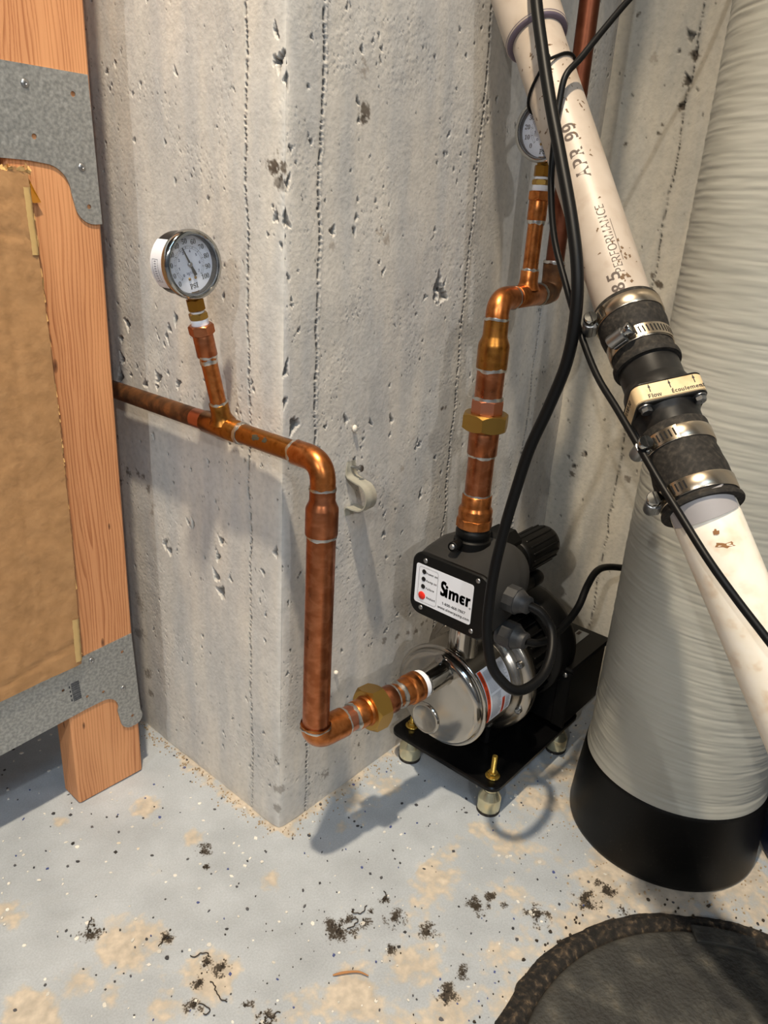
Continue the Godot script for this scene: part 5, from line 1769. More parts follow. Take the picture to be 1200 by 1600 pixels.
func hose_clamp(p0: Vector3, ax: Vector3, front: Vector3, s: float, r: float, screw: float, slots: float, label: String) -> void:
	var c := p0 + ax * s
	var t := thing("hose_clamp", label, "hose clamp", c, "hose clamps on the rubber couplings")
	var f := (front - ax * front.dot(ax)).normalized()
	var l := (-ax).cross(f).normalized()    # right
	var at := along(c, ax, front)
	var g := Geo.new()
	g.lathe([Vector2(r - 0.0004, -0.0060), Vector2(r + 0.0002, -0.0060), Vector2(r + 0.0006, -0.0054), Vector2(r + 0.0006, 0.0054), Vector2(r + 0.0002, 0.0060), Vector2(r - 0.0004, 0.0060)], 72, at, 0.3)
	var b := part("band", g, M["clamp steel"], t)
	var on := func(p: Vector3) -> Vector3:   # x round to the right, y up, z out
		var a := p.x / r
		return c + (f * cos(a) + l * sin(a)) * (r + 0.0006 + p.z) - ax * p.y
	# second turn of the band, slotted for the worm
	g = Geo.new()
	var x0 := screw * r + 0.006
	g.patch(slots * r + 0.004, 0.0110, Transform3D(Basis(), Vector3(x0 + slots * r / 2 + 0.002, 0, 0)), on, 0.0006, 24, 2)
	part("slotted_tail", g, M["clamp steel"], t)
	g = Geo.new()
	var k := 0
	while k * 0.0031 < slots * r - 0.003:
		g.patch(0.0012, 0.0066, Transform3D(Basis(Vector3(0, 0, 1), 0.12), Vector3(x0 + 0.006 + k * 0.0031, 0.0002, 0.00062)), on, 0.0001, 1, 2)
		k += 1
	if k > 0:
		part("slots", g, M["hole dark"], b)
	# worm housing, with the screw lying along the band
	var cs: Vector3 = on.call(Vector3(screw * r, 0, 0.0048))
	var n := (f * cos(screw) + l * sin(screw)).normalized()
	var tg := (l * cos(screw) - f * sin(screw)).normalized()
	g = Geo.new()
	g.lathe([Vector2(0, -0.0085), Vector2(0.0052, -0.0085), Vector2(0.0058, -0.0075), Vector2(0.0058, 0.0060), Vector2(0.0050, 0.0066), Vector2(0, 0.0066)], 28, along(cs, tg, n), 0.3)
	g.xf = Transform3D(Basis(tg, -ax, tg.cross(-ax)), cs)
	g.box(Vector3(-0.0080, -0.0062, -0.0052), Vector3(0.0060, 0.0062, 0.0), 0.0012)
	g.xf = Transform3D()
	part("worm_housing", g, M["bolt steel"], t)
	g = Geo.new()
	var hd := Transform3D(Basis(tg, -ax, tg.cross(-ax)), cs)
	g.lathe([Vector2(0.0040, 0.006), Vector2(0.0040, 0.0090), Vector2(0.0056, 0.0092), Vector2(0.0058, 0.0098), Vector2(0.0058, 0.0128), Vector2(0.0052, 0.0136), Vector2(0, 0.0138)], 28, along(cs, tg, n), 0.3)
	var sc := part("screw_head", g, M["chrome"], t)
	g = Geo.new()
	g.xf = hd
	g.box(Vector3(0.0137, -0.0048, -0.0005), Vector3(0.0140, 0.0048, 0.0005))
	part("screw_slot", g, M["hole dark"], sc)

# ------------------------------------------------------------------ tank, drum, sump
func build_tank() -> void:
	var t := thing("treatment_tank", "tall grey wound-fibre tank standing in a black plastic boot, right of the pump", "tank", Vector3(TANK.x, 0, TANK.y))
	var at := Transform3D(Basis(), Vector3(TANK.x, 0, TANK.y))
	var g := Geo.new()
	g.lathe([Vector2(0.100, -0.001), Vector2(0.1120, -0.001), Vector2(0.1142, 0.0015), Vector2(0.1146, 0.0060), Vector2(0.1120, 0.0500), Vector2(0.1082, 0.0960), Vector2(0.1076, 0.1010), Vector2(0.1060, 0.1030), Vector2(0.1030, 0.1030), Vector2(0.1030, 0.0900)], 120, at, 0.3)
	part("boot", g, M["tank boot"], t)
	var n1 := noise(601, 1.0, FastNoiseLite.TYPE_SIMPLEX_SMOOTH, 3)
	var n2 := noise(602, 1.0, FastNoiseLite.TYPE_SIMPLEX_SMOOTH, 2)
	var rows := []
	var centre := []
	var dy := 0.0013
	var nv := int((1.20 - 0.086) / dy)
	var nu := 180
	for j in nv + 1:
		var y := 0.086 + j * dy
		var row := PackedVector3Array()
		for i in nu:
			var a := TAU * i / nu
			var yy := y + 0.004 * sin(a + 0.6)
			var q := n1.get_noise_3d(cos(a) * 0.75, yy * 300.0, sin(a) * 0.75)
			var q2 := n2.get_noise_3d(cos(a) * 1.4, yy * 120.0, sin(a) * 1.4)
			var low := smoothstep(0.101, 0.118, y)
			var r := 0.1048 + 0.00050 * q * low + 0.00045 * q2 * low + 0.0022 * (1.0 - low) + 0.0006 * exp(-pow((y - 0.112) / 0.002, 2.0))
			row.append(Vector3(TANK.x + cos(a) * r, y, TANK.y + sin(a) * r))
		rows.append(row)
	for k in 14:   # dome
		var a := PI / 2 * (k + 1) / 14.0
		var row := PackedVector3Array()
		for i in nu:
			var b := TAU * i / nu
			row.append(Vector3(TANK.x + cos(b) * 0.1048 * maxf(cos(a), 0.02), 1.20 + sin(a) * 0.07, TANK.y + sin(b) * 0.1048 * maxf(cos(a), 0.02)))
		rows.append(row)
	g = Geo.new()
	g.grid(rows, true, [], func(p: Vector3) -> Vector3: return p - Vector3(TANK.x, minf(p.y, 1.19), TANK.y))
	part("shell", g, M["tank shell"], t)
	g = Geo.new()
	g.lathe([Vector2(0.02, 1.26), Vector2(0.045, 1.265), Vector2(0.045, 1.30), Vector2(0.03, 1.31), Vector2(0, 1.31)], 40, at)
	part("top_cap", g, M["black abs"], t)
	# the blue drum beyond it
	t = thing("plastic_drum", "blue plastic drum barely showing at the right edge beyond the grey tank's black boot", "drum", Vector3(0.452, 0, 0.531))
	g = Geo.new()
	g.lathe([Vector2(0, 0), Vector2(0.094, 0), Vector2(0.100, 0.006), Vector2(0.100, 0.40), Vector2(0.095, 0.415), Vector2(0.0, 0.42)], 80, Transform3D(Basis(), Vector3(0.452, 0, 0.531)), 0.3)
	part("body", g, M["blue plastic"], t)
	g = Geo.new()
	g.lathe([Vector2(0.02, 0.418), Vector2(0.098, 0.418), Vector2(0.103, 0.424), Vector2(0.103, 0.44), Vector2(0.09, 0.446), Vector2(0, 0.446)], 80, Transform3D(Basis(), Vector3(0.452, 0, 0.531)), 0.3)
	part("drum_lid", g, M["blue plastic"], t)

func build_sump() -> void:
	var at := Vector3(SUMP.x, 0, SUMP.y)
	var t := thing("sump_basin", "round black sump lid in a crumbling dirty rim in the floor, lower right corner", "sump", at)
	var f := noise(701, 1.0, FastNoiseLite.TYPE_SIMPLEX_SMOOTH, 4)
	# rim, broken and dirty
	var rows := []
	var prof := [[0.2120, 0.0000], [0.2165, 0.0003], [0.2195, 0.0024], [0.2240, 0.0050], [0.2290, 0.0062], [0.2335, 0.0055], [0.2375, 0.0036], [0.2410, 0.0008], [0.2435, -0.002]]
	for q in prof:
		var row := PackedVector3Array()
		for i in 360:
			var a := TAU * i / 360
			var w := f.get_noise_3d(cos(a) * 9.0, q[0] * 260.0, sin(a) * 9.0)
			var w2 := f.get_noise_3d(cos(a) * 2.6, 7.0, sin(a) * 2.6)
			var r: float = q[0] + w * 0.0020 + w2 * 0.0045 * clampf((q[0] - 0.216) / 0.01, 0.0, 1.0)
			row.append(at + Vector3(cos(a) * r, q[1] * (0.9 + 0.8 * w) + 0.0002 + maxf(w, 0.0) * 0.0012, sin(a) * r))
		rows.append(row)
	var g := Geo.new()
	g.grid(rows, true, [], Vector3.UP)
	part("rim", g, M["rim dirt"], t, true, "broken rim caked with brown dirt")
	# lid
	rows = []
	var lp := [0.0, 0.02, 0.05, 0.08, 0.11, 0.135, 0.15, 0.165, 0.18, 0.19, 0.20, 0.207, 0.212, 0.2145, 0.2160, 0.2165]
	var lh := [0.0122, 0.0122, 0.0121, 0.0121, 0.0120, 0.0120, 0.0116, 0.0110, 0.0108, 0.0107, 0.0104, 0.0098, 0.0088, 0.0070, 0.0040, -0.003]
	for k in lp.size():
		var row := PackedVector3Array()
		for i in 240:
			var a := TAU * i / 240
			var w := f.get_noise_3d(cos(a) * lp[k] * 30.0, 3.0, sin(a) * lp[k] * 30.0)
			row.append(at + Vector3(cos(a) * lp[k], lh[k] + w * 0.0012, sin(a) * lp[k]))
		rows.append(row)
	g = Geo.new()
	g.grid(rows, true, [], Vector3.UP)
	part("lid", g, M["lid plastic"], t)
	# flat lugs on the lid's edge
	g = Geo.new()
	for s in [[-0.52, 0.30], [1.0, 0.30], [-2.4, 0.3]]:
		var p := PackedVector2Array()
		for k in 9:
			var a: float = s[0] + s[1] * (float(k) / 8 - 0.5)
			p.append(Vector2(cos(a), sin(a)) * 0.2190)
		for k in 9:
			var a: float = s[0] + s[1] * (0.5 - float(k) / 8)
			p.append(Vector2(cos(a), sin(a)) * 0.1990)
		g.xf = Transform3D(Basis(Vector3(1, 0, 0), Vector3(0, 0, 1), Vector3(0, -1, 0)), at + Vector3(0, 0.0140, 0))
		g.prism(p, 0.0, 0.0050, 0.001)
		g.xf = Transform3D()
		part("lug", g, M["lid plastic"], t)
		g = Geo.new()
	g = Geo.new()
	g.lathe([Vector2(0.024, 0.006), Vector2(0.040, 0.006), Vector2(0.040, 0.016), Vector2(0.034, 0.022), Vector2(0.024, 0.022)], 40, Transform3D(Basis(), Vector3(0.0804, 0.0, 0.724)))
	part("grommet", g, M["black rubber"], t)

# ------------------------------------------------------------------ shelf
func wood_texture() -> ImageTexture:
	var W := 256
	var H := 1024
	var f := noise(801, 0.006, FastNoiseLite.TYPE_SIMPLEX_SMOOTH, 3)
	var fi := noise(802, 0.02, FastNoiseLite.TYPE_SIMPLEX_SMOOTH, 3)
	var d := PackedByteArray()
	d.resize(W * H * 3)
	var o := 0
	for j in H:
		for i in W:
			var x := (i - 128.0) / 128.0
			var wob := f.get_noise_2d(i * 0.8, j * 0.45) * 0.16
			# cathedral grain: rings cut at a flat angle
			var r := sqrt(pow(x * 1.15 - 0.12 + wob, 2.0) + pow(0.05 + 0.10 * sin(j * 0.0045 + 0.6), 2.0)) * 11.0 + 1.1 * f.get_noise_2d(i * 2.4 + 900, j * 0.12)
			var ring := fposmod(r, 1.0)
			var late := smoothstep(0.45, 0.92, ring) * (1.0 - smoothstep(0.94, 1.0, ring))
			var fib := fi.get_noise_2d(i * 9.0, j * 0.5)
			var v := late * 0.70 + fib * 0.34
			var c := Color(0.78, 0.55, 0.375).lerp(Color(0.60, 0.365, 0.215), clampf(v, 0.0, 1.0))
			c = c.lerp(Color(0.88, 0.64, 0.44), clampf(f.get_noise_2d(i * 0.6 + 500, j * 0.3) * 0.8, 0.0, 0.4))
			for k in [[150, 250, 6.0], [90, 640, 7.0], [205, 420, 4.0], [60, 130, 5.0]]:
				var q := Vector2(i - k[0], (j - k[1]) * 0.8).length()
				if q < k[2]:
					c = c.lerp(Color(0.30, 0.17, 0.09), 0.75 * (1.0 - q / k[2]) + 0.2)
			d[o] = int(clampf(c.r, 0, 1) * 255)
			d[o + 1] = int(clampf(c.g, 0, 1) * 255)
			d[o + 2] = int(clampf(c.b, 0, 1) * 255)
			o += 3
	return ImageTexture.create_from_image(Image.create_from_data(W, H, false, Image.FORMAT_RGB8, d))

func plate_shape(parts: Array, z: float, thick: float, holes: Array, m: Material) -> CSGCombiner3D:   # sheet metal with punched holes
	var c := CSGCombiner3D.new()
	var p := CSGPolygon3D.new()
	p.polygon = PackedVector2Array(parts)
	p.mode = CSGPolygon3D.MODE_DEPTH
	p.depth = thick
	p.position = Vector3(0, 0, z + thick)
	p.material = m
	c.add_child(p)
	for h in holes:
		var y := CSGCylinder3D.new()
		y.radius = h[2]
		y.height = 0.02
		y.sides = 18
		y.operation = CSGShape3D.OPERATION_SUBTRACTION
		y.position = Vector3(h[0], h[1], z)
		y.rotation.x = PI / 2
		y.material = m
		c.add_child(y)
	c.material_override = m
	return c

func arc(cx: float, cy: float, r: float, a0: float, a1: float, k := 10) -> Array:
	var o := []
	for i in k + 1:
		var a := deg_to_rad(lerpf(a0, a1, float(i) / k))
		o.append(Vector2(cx + cos(a) * r, cy + sin(a) * r))
	return o

func build_shelf() -> void:
	var wood := mat("wood", Color(1, 1, 1), 0.62, 0.0)
	wood.albedo_texture = wood_texture()
	wood.uv1_scale = Vector3(10.5, 1.15, 1)
	wood.uv1_offset = Vector3(0.60, 0.0, 0)
	var t := thing("storage_shelf", "wooden shelf with two galvanized steel gusset plates, left of the concrete wall", "shelf", Vector3(-0.10, 0, -0.225))
	var zf := -0.2070
	var g := Geo.new()
	g.box(Vector3(-0.1455, 0.0, zf - 0.0385), Vector3(-0.0575, 1.60, zf), 0.0022)
	part("post", g, wood, t)
	g = Geo.new()
	g.box(Vector3(-0.1455, 0.0, -0.80), Vector3(-0.0575, 1.60, -0.7615), 0.0022)
	part("post", g, wood, t)
	g = Geo.new()
	g.box(Vector3(-1.40, 0.0, zf - 0.0385), Vector3(-1.312, 1.60, zf), 0.0022)
	part("post", g, wood, t)
	for y in [[0.128, 0.205], [0.735, 0.800]]:
		g = Geo.new()
		g.box(Vector3(-1.40, y[0], zf - 0.0775), Vector3(-0.062, y[1], zf - 0.0390), 0.002)
		g.box(Vector3(-1.40, y[0], -0.7600), Vector3(-0.062, y[1], -0.7225), 0.002)
		part("rail", g, M["deck wood"], t)
		for k in 4:
			g = Geo.new()
			g.box(Vector3(-1.40, y[1], -0.300 - 0.115 * k - 0.110), Vector3(-0.062, y[1] + 0.018, -0.300 - 0.115 * k), 0.002)
			part("deck_board", g, M["deck wood"], t)
	# upper gusset: a long sheet with an ear reaching down
	var zs := zf + 0.0002
	var up: Array = [Vector2(-0.62, 0.8010), Vector2(-0.0605, 0.8085), Vector2(-0.0572, 0.6790)]
	up += [Vector2(-0.0640, 0.6785)] + arc(-0.0655, 0.6970, 0.0185, 262, 195, 8)
	up += [Vector2(-0.0865, 0.7060)] + arc(-0.1100, 0.7060, 0.0235, 8, 88, 9)
	up += [Vector2(-0.1250, 0.7308), Vector2(-0.62, 0.7300)]
	var c := plate_shape(up, zs, 0.0014, [[-0.0765, 0.7905, 0.0024], [-0.1170, 0.7510, 0.0024], [-0.0695, 0.6945, 0.0022], [-0.200, 0.78, 0.0024]], M["galvanized"])
	c.name = "gusset_plate"
	t.add_child(c, true)
	c.position = -t.position
	screw_head(Vector3(-0.1205, 0.7985 - 0.006, zs + 0.0014), t)
	screw_head(Vector3(-0.0738, 0.7292, zs + 0.0014), t)
	# lower gusset
	var lw: Array = [Vector2(-0.62, 0.1840), Vector2(-0.2300, 0.1965), Vector2(-0.0598, 0.2110), Vector2(-0.0552, 0.0980)]
	lw += arc(-0.0640, 0.0885, 0.0110, 20, -110, 8)
	lw += arc(-0.0665, 0.0935, 0.0165, 265, 190, 8)
	lw += [Vector2(-0.0860, 0.1100)] + arc(-0.1030, 0.1160, 0.0185, 0, 90, 9)
	lw += [Vector2(-0.1250, 0.1335), Vector2(-0.2270, 0.1240), Vector2(-0.62, 0.1120)]
	c = plate_shape(lw, zs, 0.0014, [[-0.0735, 0.1905, 0.0021], [-0.0665, 0.0930, 0.0021], [-0.1020, 0.1465, 0.0019], [-0.1225, 0.1500, 0.0019], [-0.1500, 0.1720, 0.0018]], M["galvanized"])
	c.name = "gusset_plate"
	t.add_child(c, true)
	c.position = -t.position
	screw_head(Vector3(-0.1130, 0.1960, zs + 0.0014), t)
	screw_head(Vector3(-0.0760, 0.1395, zs + 0.0014), t)
	# barcode printed on the lower plate
	g = Geo.new()
	g.xf = Transform3D(Basis(Vector3(0, 0, 1), 0.06), Vector3(-0.1365, 0.1640, zs + 0.0014))
	rng.seed = 12
	var y := -0.0125
	while y < 0.0120:
		var w := rng.randf_range(0.0004, 0.0011)
		g.box(Vector3(-0.0036, y, -0.0001), Vector3(0.0065, y + w, 0.00012))
		y += w + rng.randf_range(0.0003, 0.0007)
	for k in 4:
		g.box(Vector3(-0.0062, -0.0110 + k * 0.0062, -0.0001), Vector3(-0.0046, -0.0080 + k * 0.0062, 0.00012))
	part("barcode", g, M["barcode ink"], t)
	# cardboard leaning on the front of the shelf
	t = thing("cardboard_sheet", "brown cardboard sheet with torn top edge, standing in front of the wooden post", "cardboard", Vector3(-0.2, 0.2, zf + 0.006))
	var f := noise(851, 1.0, FastNoiseLite.TYPE_SIMPLEX_SMOOTH, 4)
	var xr := func(v: float) -> float: return lerpf(-0.1282, -0.1300, v) + 0.0045 * sin(v * PI) + 0.0006 * f.get_noise_1d(v * 60.0)
	var rows := []
	var back := []
	var nv := 120
	var nu := 90
	for j in nv + 1:
		var v := float(j) / nv
		var row := PackedVector3Array()
		var rb := PackedVector3Array()
		for i in nu + 1:
			var u := float(i) / nu
			var right: float = xr.call(v)
			var x := lerpf(-0.46, right, u)
			var ylow := 0.2020 + (x + 0.13) * 0.060
			var yhigh := 0.7235 + 0.0045 * f.get_noise_1d(x * 170.0) + 0.0030 * f.get_noise_1d(x * 600.0) + 0.002 * sin(x * 60.0)
			var yy := lerpf(ylow, yhigh, v)
			var z := 0.0016 * f.get_noise_2d(x * 16.0, yy * 9.0) + 0.0006 * f.get_noise_2d(x * 60.0, yy * 40.0)
			# creases: two folds across, scored lines down
			z -= 0.0018 * exp(-pow((yy - 0.232 - (x + 0.13) * 0.22) / 0.0025, 2.0))
			z -= 0.0016 * exp(-pow((yy - 0.665 - (x + 0.14) * -0.15 + 0.003 * f.get_noise_1d(x * 90.0)) / 0.0022, 2.0))
			z -= 0.0010 * exp(-pow((yy - 0.700 - (x + 0.14) * 0.35) / 0.0022, 2.0))
			z -= 0.0012 * exp(-pow((x + 0.1575 + (0.7 - yy) * 0.012) / 0.0016, 2.0))
			z -= 0.0012 * exp(-pow((x + 0.1700 + (0.4 - yy) * 0.02) / 0.0016, 2.0)) * smoothstep(0.55, 0.40, yy)
			row.append(Vector3(x, yy, zf + 0.0088 + z))
			rb.append(Vector3(x, yy, zf + 0.0042 + z * 0.5))
		rows.append(row)
		back.append(rb)
	g = Geo.new()
	g.grid(rows, false, [], Vector3(0, 0, 1))
	g.grid(back, false, [], Vector3(0, 0, -1))
	part("sheet", g, M["card"], t)
	# the cut edge: two liners and the fluting between them
	g = Geo.new()
	var e := []
	var eb := []
	for j in nv + 1:
		e.append(rows[j][nu])
		eb.append(back[j][nu])
	for j in nv:
		g.flat([e[j], e[j + 1], eb[j + 1], eb[j]], Vector3(1, 0, 0))
	for i in nu:
		g.flat([rows[0][i], rows[0][i + 1], back[0][i + 1], back[0][i]], Vector3(0, -1, 0))
		g.flat([rows[nv][i], rows[nv][i + 1], back[nv][i + 1], back[nv][i]], Vector3(0, 1, 0))
	# ragged paper along the right and top edges
	rng.seed = 33
	for k in 90:
		var v := pow(rng.randf(), 1.0)
		var p := Vector3(xr.call(v) - 0.001, lerpf(0.203, 0.722, v), zf + 0.0070)
		var w := rng.randf_range(0.0008, 0.0030)
		var h := rng.randf_range(0.003, 0.012)
		g.flat([p, p + Vector3(w, h * 0.2, rng.randf_range(-0.001, 0.002)), p + Vector3(w * 0.8, h, rng.randf_range(-0.001, 0.002)), p + Vector3(0, h * 1.2, 0)], Vector3(0.3, 0, 1))
	for k in 46:
		var x := rng.randf_range(-0.21, -0.129)
		var p := Vector3(x, 0.7190 + rng.randf() * 0.003, zf + rng.randf_range(0.005, 0.010))
		var w := rng.randf_range(0.002, 0.007)
		var h := rng.randf_range(0.001, 0.0050)
		g.flat([p, p + Vector3(w, rng.randf_range(-0.001, 0.001), rng.randf_range(-0.002, 0.002)), p + Vector3(w * 0.6, h, rng.randf_range(-0.002, 0.003)), p + Vector3(-0.001, h * 0.5, 0.001)], Vector3(0, 0.3, 1))
	part("torn_edge", g, M["card edge"], t)
	g = Geo.new()
	for s in [[0.650, 0.708, 0.0060, -0.0010], [0.207, 0.262, 0.0075, -0.0012]]:
		var strip := []
		for j in 25:
			var yy: float = lerpf(s[0], s[1], j / 24.0)
			var v := (yy - 0.203) / 0.519
			var right: float = xr.call(v)
			strip.append(PackedVector3Array([Vector3(right - s[2], yy, zf + 0.0094), Vector3(right - s[2] * 0.4, yy, zf + 0.0102 + 0.0004 * f.get_noise_1d(j * 2.0)), Vector3(right + 0.0004, yy, zf + 0.0092), Vector3(right + 0.0006, yy, zf + 0.0050)]))
		g = Geo.new()
		g.grid(strip, false, [], Vector3(0.4, 0, 1))
		part("packing_tape", g, M["packing tape"], t)
	g = Geo.new()
	g.flat([Vector3(-0.1285, 0.7180, zf + 0.004), Vector3(-0.1235, 0.7050, zf + 0.0045), Vector3(-0.1180, 0.6960, zf + 0.0040), Vector3(-0.1245, 0.6950, zf + 0.0045), Vector3(-0.1290, 0.6960, zf + 0.0045)], Vector3(0, 0, 1))
	g.flat([Vector3(-0.1285, 0.7180, zf + 0.0036), Vector3(-0.1235, 0.7050, zf + 0.0041), Vector3(-0.1180, 0.6960, zf + 0.0036), Vector3(-0.1245, 0.6950, zf + 0.0041), Vector3(-0.1290, 0.6960, zf + 0.0041)], Vector3(0, 0, -1))
	part("tape_flap", g, M["amber tape"], t, true, "amber flap of old tape at the torn corner")

func screw_head(p: Vector3, t: Node3D) -> void:
	var g := Geo.new()
	g.lathe([Vector2(0.0037, -0.0005), Vector2(0.0037, 0.0003), Vector2(0.0030, 0.0011), Vector2(0.0012, 0.0015), Vector2(0.0007, 0.0009), Vector2(0, 0.0008)], 20, Transform3D(Basis(Vector3(1, 0, 0), PI / 2), p), 0.3)
	part("screw", g, M["bolt steel"], t)

# ------------------------------------------------------------------ small things
func build_small() -> void:
	var t := thing("pipe_strap", "empty galvanized pipe strap screwed to the concrete right of the copper elbow", "pipe strap", Vector3(0.099, 0.392, 0.0))
	var path := []
	for q in [[0.0012, 0.4530], [0.0012, 0.4420], [0.0018, 0.4385], [0.0045, 0.4355], [0.0105, 0.4340], [0.0180, 0.4325]]:
		path.append(Vector2(q[0], q[1]))
	for k in 15:
		var a := deg_to_rad(80.0 - 160.0 * k / 14.0)
		path.append(Vector2(0.0180 + cos(a) * 0.0150, 0.4170 + sin(a) * 0.0155))
	for q in [[0.0120, 0.4010], [0.0060, 0.4015], [0.0028, 0.4005], [0.0014, 0.3970], [0.0012, 0.3900]]:
		path.append(Vector2(q[0], q[1]))
	var g := Geo.new()
	var outer := []
	var inner := []
	for i in path.size():
		var d: Vector2 = (path[mini(i + 1, path.size() - 1)] - path[maxi(i - 1, 0)]).normalized()
		var nn := Vector2(-d.y, d.x)
		var ra := PackedVector3Array()
		var rb := PackedVector3Array()
		for j in 9:
			var s := (j - 4) / 4.0
			var rib := 0.0007 * exp(-pow(s / 0.35, 2.0))   # the stiffening rib along the band
			var w := 0.0086 if i > 1 and i < path.size() - 2 else 0.0080 * (0.75 if i == 0 or i == path.size() - 1 else 1.0)
			var p: Vector2 = path[i] + nn * (0.0007 + rib)
			var q: Vector2 = path[i] - nn * (0.0007 - rib)
			ra.append(Vector3(0.0990 + s * w, p.y, p.x))
			rb.append(Vector3(0.0990 + s * w, q.y, q.x))
		outer.append(ra)
		inner.append(rb)
	var mid := Vector3(0.099, 0.417, 0.012)
	g.grid(outer)
	g.grid(inner)
	for i in path.size() - 1:
		for s in [0, 8]:
			g.flat([outer[i][s], outer[i + 1][s], inner[i + 1][s], inner[i][s]], Vector3(-1 if s == 0 else 1, 0, 0))
	part("band", g, M["galvanized strap"], t)
	g = Geo.new()
	var sx := Transform3D(Basis(Vector3(1, 0, 0), PI / 2 - 0.12), Vector3(0.0990, 0.4465, 0.0015))
	g.lathe([Vector2(0.0019, -0.004), Vector2(0.0019, 0.0130), Vector2(0.0038, 0.0132), Vector2(0.0040, 0.0140), Vector2(0.0036, 0.0156), Vector2(0.0022, 0.0162), Vector2(0, 0.0160)], 20, sx, 0.3)
	part("screw", g, M["bolt steel"], t)
	# foam beads clinging to the wall
	g = Geo.new()
	g.ball(Vector3(0.1011, 0.4895, 0.0022), Vector3(0.0030, 0.0040, 0.0026), 9)
	var o := part("foam_bead", g, M["foam bead"], self)
	tag(o, "small white foam bead on the concrete just above the pipe strap", "bead", "white beads on the wall")
	g = Geo.new()
	g.ball(Vector3(0.0874, 0.1870, 0.0024), Vector3(0.0029, 0.0027, 0.0028), 9)
	o = part("foam_bead", g, M["foam bead"], self)
	tag(o, "small white foam bead on the concrete above the lower union nut", "bead", "white beads on the wall")
	g = Geo.new()
	g.tube(spline([Vector3(-0.088, 0.0016, 0.180), Vector3(-0.078, 0.0022, 0.187), Vector3(-0.068, 0.0018, 0.196), Vector3(-0.064, 0.0016, 0.206)], 6), [0.0006, 0.0009, 0.0011, 0.0012, 0.0012, 0.0012, 0.0012, 0.0012, 0.0011, 0.0011, 0.0010, 0.0010, 0.0010, 0.0009, 0.0009, 0.0008, 0.0007, 0.0006, 0.0005], 8)
	o = part("wood_splinter", g, M["splinter"], self)
	tag(o, "thin curved brown wood splinter lying on the floor near the bottom edge", "splinter")

func ceiling_lamp(called: String, label: String, at: Vector3, energy: float, col: Color) -> void:
	var t := thing(called, label, "lamp", Vector3(at.x, 2.46, at.z), "bare ceiling bulbs")
	var g := Geo.new()
	g.lathe([Vector2(0, at.y + 0.080), Vector2(0.022, at.y + 0.080), Vector2(0.024, at.y + 0.125), Vector2(0.006, at.y + 0.135), Vector2(0.005, 2.43), Vector2(0.045, 2.44), Vector2(0.050, 2.46), Vector2(0, 2.46)], 40, Transform3D(Basis(), Vector3(at.x, 0, at.z)))
	part("lamp_base", g, M["lamp base"], t)
	g = Geo.new()
	g.lathe([Vector2(0, -0.034), Vector2(0.016, -0.030), Vector2(0.028, -0.018), Vector2(0.033, 0.0), Vector2(0.030, 0.016), Vector2(0.020, 0.036), Vector2(0.014, 0.052), Vector2(0.013, 0.090), Vector2(0, 0.090)], 32, Transform3D(Basis(), at), 0.5)
	part("light_bulb", g, lamp_mat(col, 6.0), t)
	var l := OmniLight3D.new()
	l.name = "bulb_light"
	l.light_energy = energy
	l.light_color = col
	l.light_size = 0.032
	l.omni_range = 12.0
	l.omni_attenuation = 2.0
	l.shadow_enabled = true
	l.position = at - t.position
	t.add_child(l)

func flood_lamp(at: Vector3, energy: float, col: Color) -> void:   # overhead bulb; its reflector and light cone are added to dim the right wall
	var t := thing("lamp_added_reflector", "hanging lamp nearly above the concrete corner, with an added reflector dimming the right wall", "lamp", Vector3(at.x, 2.46, at.z))
	var ax := Transform3D(Basis(), at)
	var g := Geo.new()
	g.lathe([Vector2(0.104, -0.018), Vector2(0.106, -0.018), Vector2(0.098, 0.015), Vector2(0.075, 0.055), Vector2(0.040, 0.085), Vector2(0.022, 0.095), Vector2(0.020, 0.095), Vector2(0.038, 0.083), Vector2(0.073, 0.053), Vector2(0.096, 0.014), Vector2(0.104, -0.018)], 56, ax, 0.3)
	part("reflector", g, M["clamp steel"], t)  # added part that holds light back from the right wall
	g = Geo.new()
	g.lathe([Vector2(0, 0.085), Vector2(0.022, 0.085), Vector2(0.024, 0.130), Vector2(0.006, 0.140), Vector2(0.005, 0.380), Vector2(0.045, 0.390), Vector2(0.050, 0.410), Vector2(0, 0.410)], 40, ax)
	part("socket", g, M["lamp base"], t)
	g = Geo.new()
	g.lathe([Vector2(0, -0.034), Vector2(0.016, -0.030), Vector2(0.028, -0.018), Vector2(0.033, 0.0), Vector2(0.030, 0.016), Vector2(0.020, 0.036), Vector2(0.014, 0.052), Vector2(0.013, 0.090), Vector2(0, 0.090)], 32, ax, 0.5)
	part("light_bulb", g, lamp_mat(col, 6.0), t)
	var l := SpotLight3D.new()
	l.name = "reflector_light"
	l.light_energy = energy
	l.light_color = col
	l.light_size = 0.032
	l.spot_angle = 53.0
	l.spot_angle_attenuation = 1.0
	l.spot_range = 12.0
	l.spot_attenuation = 2.0
	l.shadow_enabled = true
	l.position = at - t.position
	l.rotation.x = -PI / 2
	t.add_child(l)

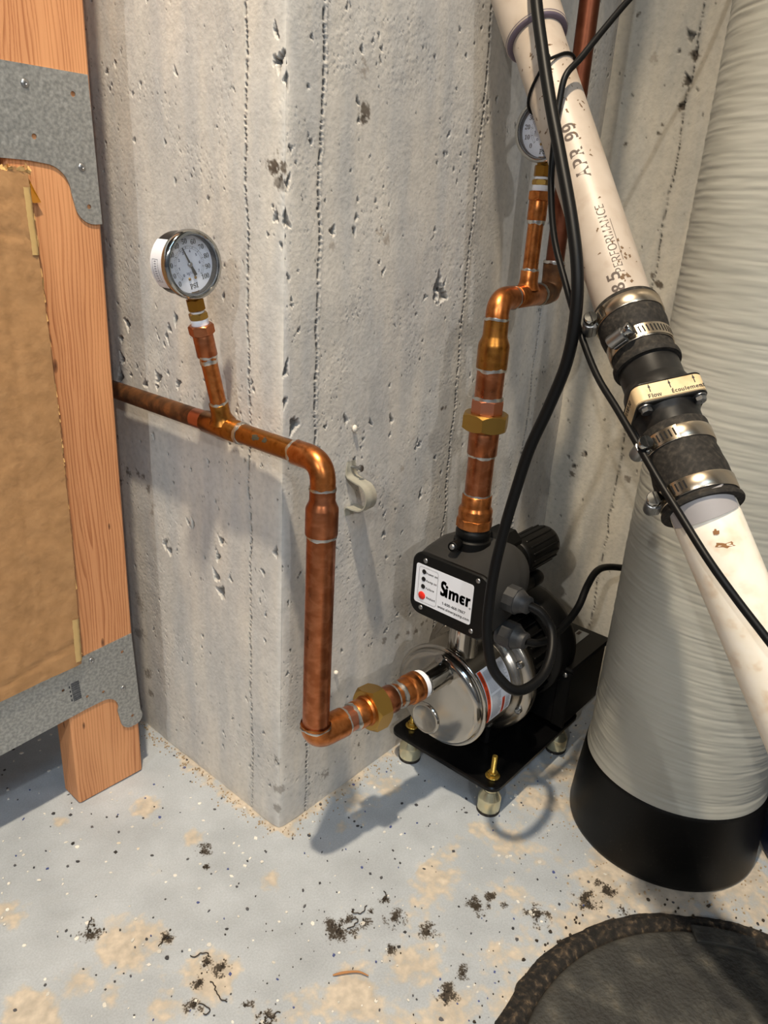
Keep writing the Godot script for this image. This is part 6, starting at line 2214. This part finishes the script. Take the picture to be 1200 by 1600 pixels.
func fill_panel_lamp(at: Vector3, size: Vector2, energy: float, col: Color) -> void:  # unseen panel, added as cool fill for the shadows
	var t := thing("added_fill_panel", "flat white light panel added on the ceiling behind the camera to brighten the shadows", "lamp", at, "")
	var g := Geo.new()
	g.box(Vector3(at.x - size.x / 2 - 0.02, at.y, at.z - size.y / 2 - 0.02), Vector3(at.x + size.x / 2 + 0.02, 2.46, at.z + size.y / 2 + 0.02), 0.004)
	part("frame", g, M["lamp base"], t)
	g = Geo.new()
	g.box(Vector3(at.x - size.x / 2, at.y - 0.004, at.z - size.y / 2), Vector3(at.x + size.x / 2, at.y, at.z + size.y / 2))
	part("light_diffuser", g, lamp_mat(col, 1.5), t)
	var l := AreaLight3D.new()
	l.name = "added_fill_light"
	l.area_size = size
	l.light_energy = energy
	l.light_color = col
	l.area_range = 12.0
	l.shadow_enabled = true
	l.position = Vector3(0, -0.012, 0)
	l.rotation.x = -PI / 2
	t.add_child(l)

# ------------------------------------------------------------------ scene
func _ready() -> void:
	# camera
	var cam := Camera3D.new()
	cam.name = "camera"
	cam.fov = 69.29
	cam.near = 0.02
	cam.far = 40.0
	cam.transform = Transform3D(Basis(Vector3(0.65737, 0.05847, 0.75129), Vector3(0.24071, 0.92846, -0.28288), Vector3(-0.71408, 0.36681, 0.59627)), Vector3(-0.46846, 0.70, 0.52600))
	add_child(cam)
	cam.current = true
	# a closed basement: no sky reaches it
	var we := WorldEnvironment.new()
	we.name = "environment"
	var env := Environment.new()
	env.background_mode = Environment.BG_COLOR
	env.background_color = Color(0.02, 0.02, 0.02)
	env.tonemap_mode = Environment.TONE_MAPPER_LINEAR
	env.tonemap_exposure = 1.0
	env.sdfgi_enabled = true
	env.ssao_enabled = true
	env.ssil_enabled = true
	we.environment = env
	add_child(we)
	make_materials()
	dull()
	# lamps: one nearly overhead in an added reflector, two bare bulbs further away, an added cool fill panel behind the camera
	flood_lamp(Vector3(-0.44, 2.05, 0.30), 4.4, Color(1.0, 0.93, 0.82))
	ceiling_lamp("ceiling_bulb", "bare ceiling bulb far off on the left", Vector3(-3.2, 2.28, 1.3), 2.9, Color(1.0, 1.0, 0.99))
	ceiling_lamp("ceiling_bulb", "bare ceiling bulb far behind the camera", Vector3(-2.0, 2.28, 3.1), 2.5, Color(1.0, 1.0, 0.99))
	fill_panel_lamp(Vector3(-1.3, 2.42, 1.5), Vector2(1.2, 0.6), 1.3, Color(0.72, 0.87, 1.0))
	# the room
	build_walls()
	build_floor()
	# the things
	build_tank()
	build_shelf()
	build_sump()
	build_pump()
	build_controller()
	build_suction()
	build_discharge()
	build_drain()
	build_cables()
	build_small()
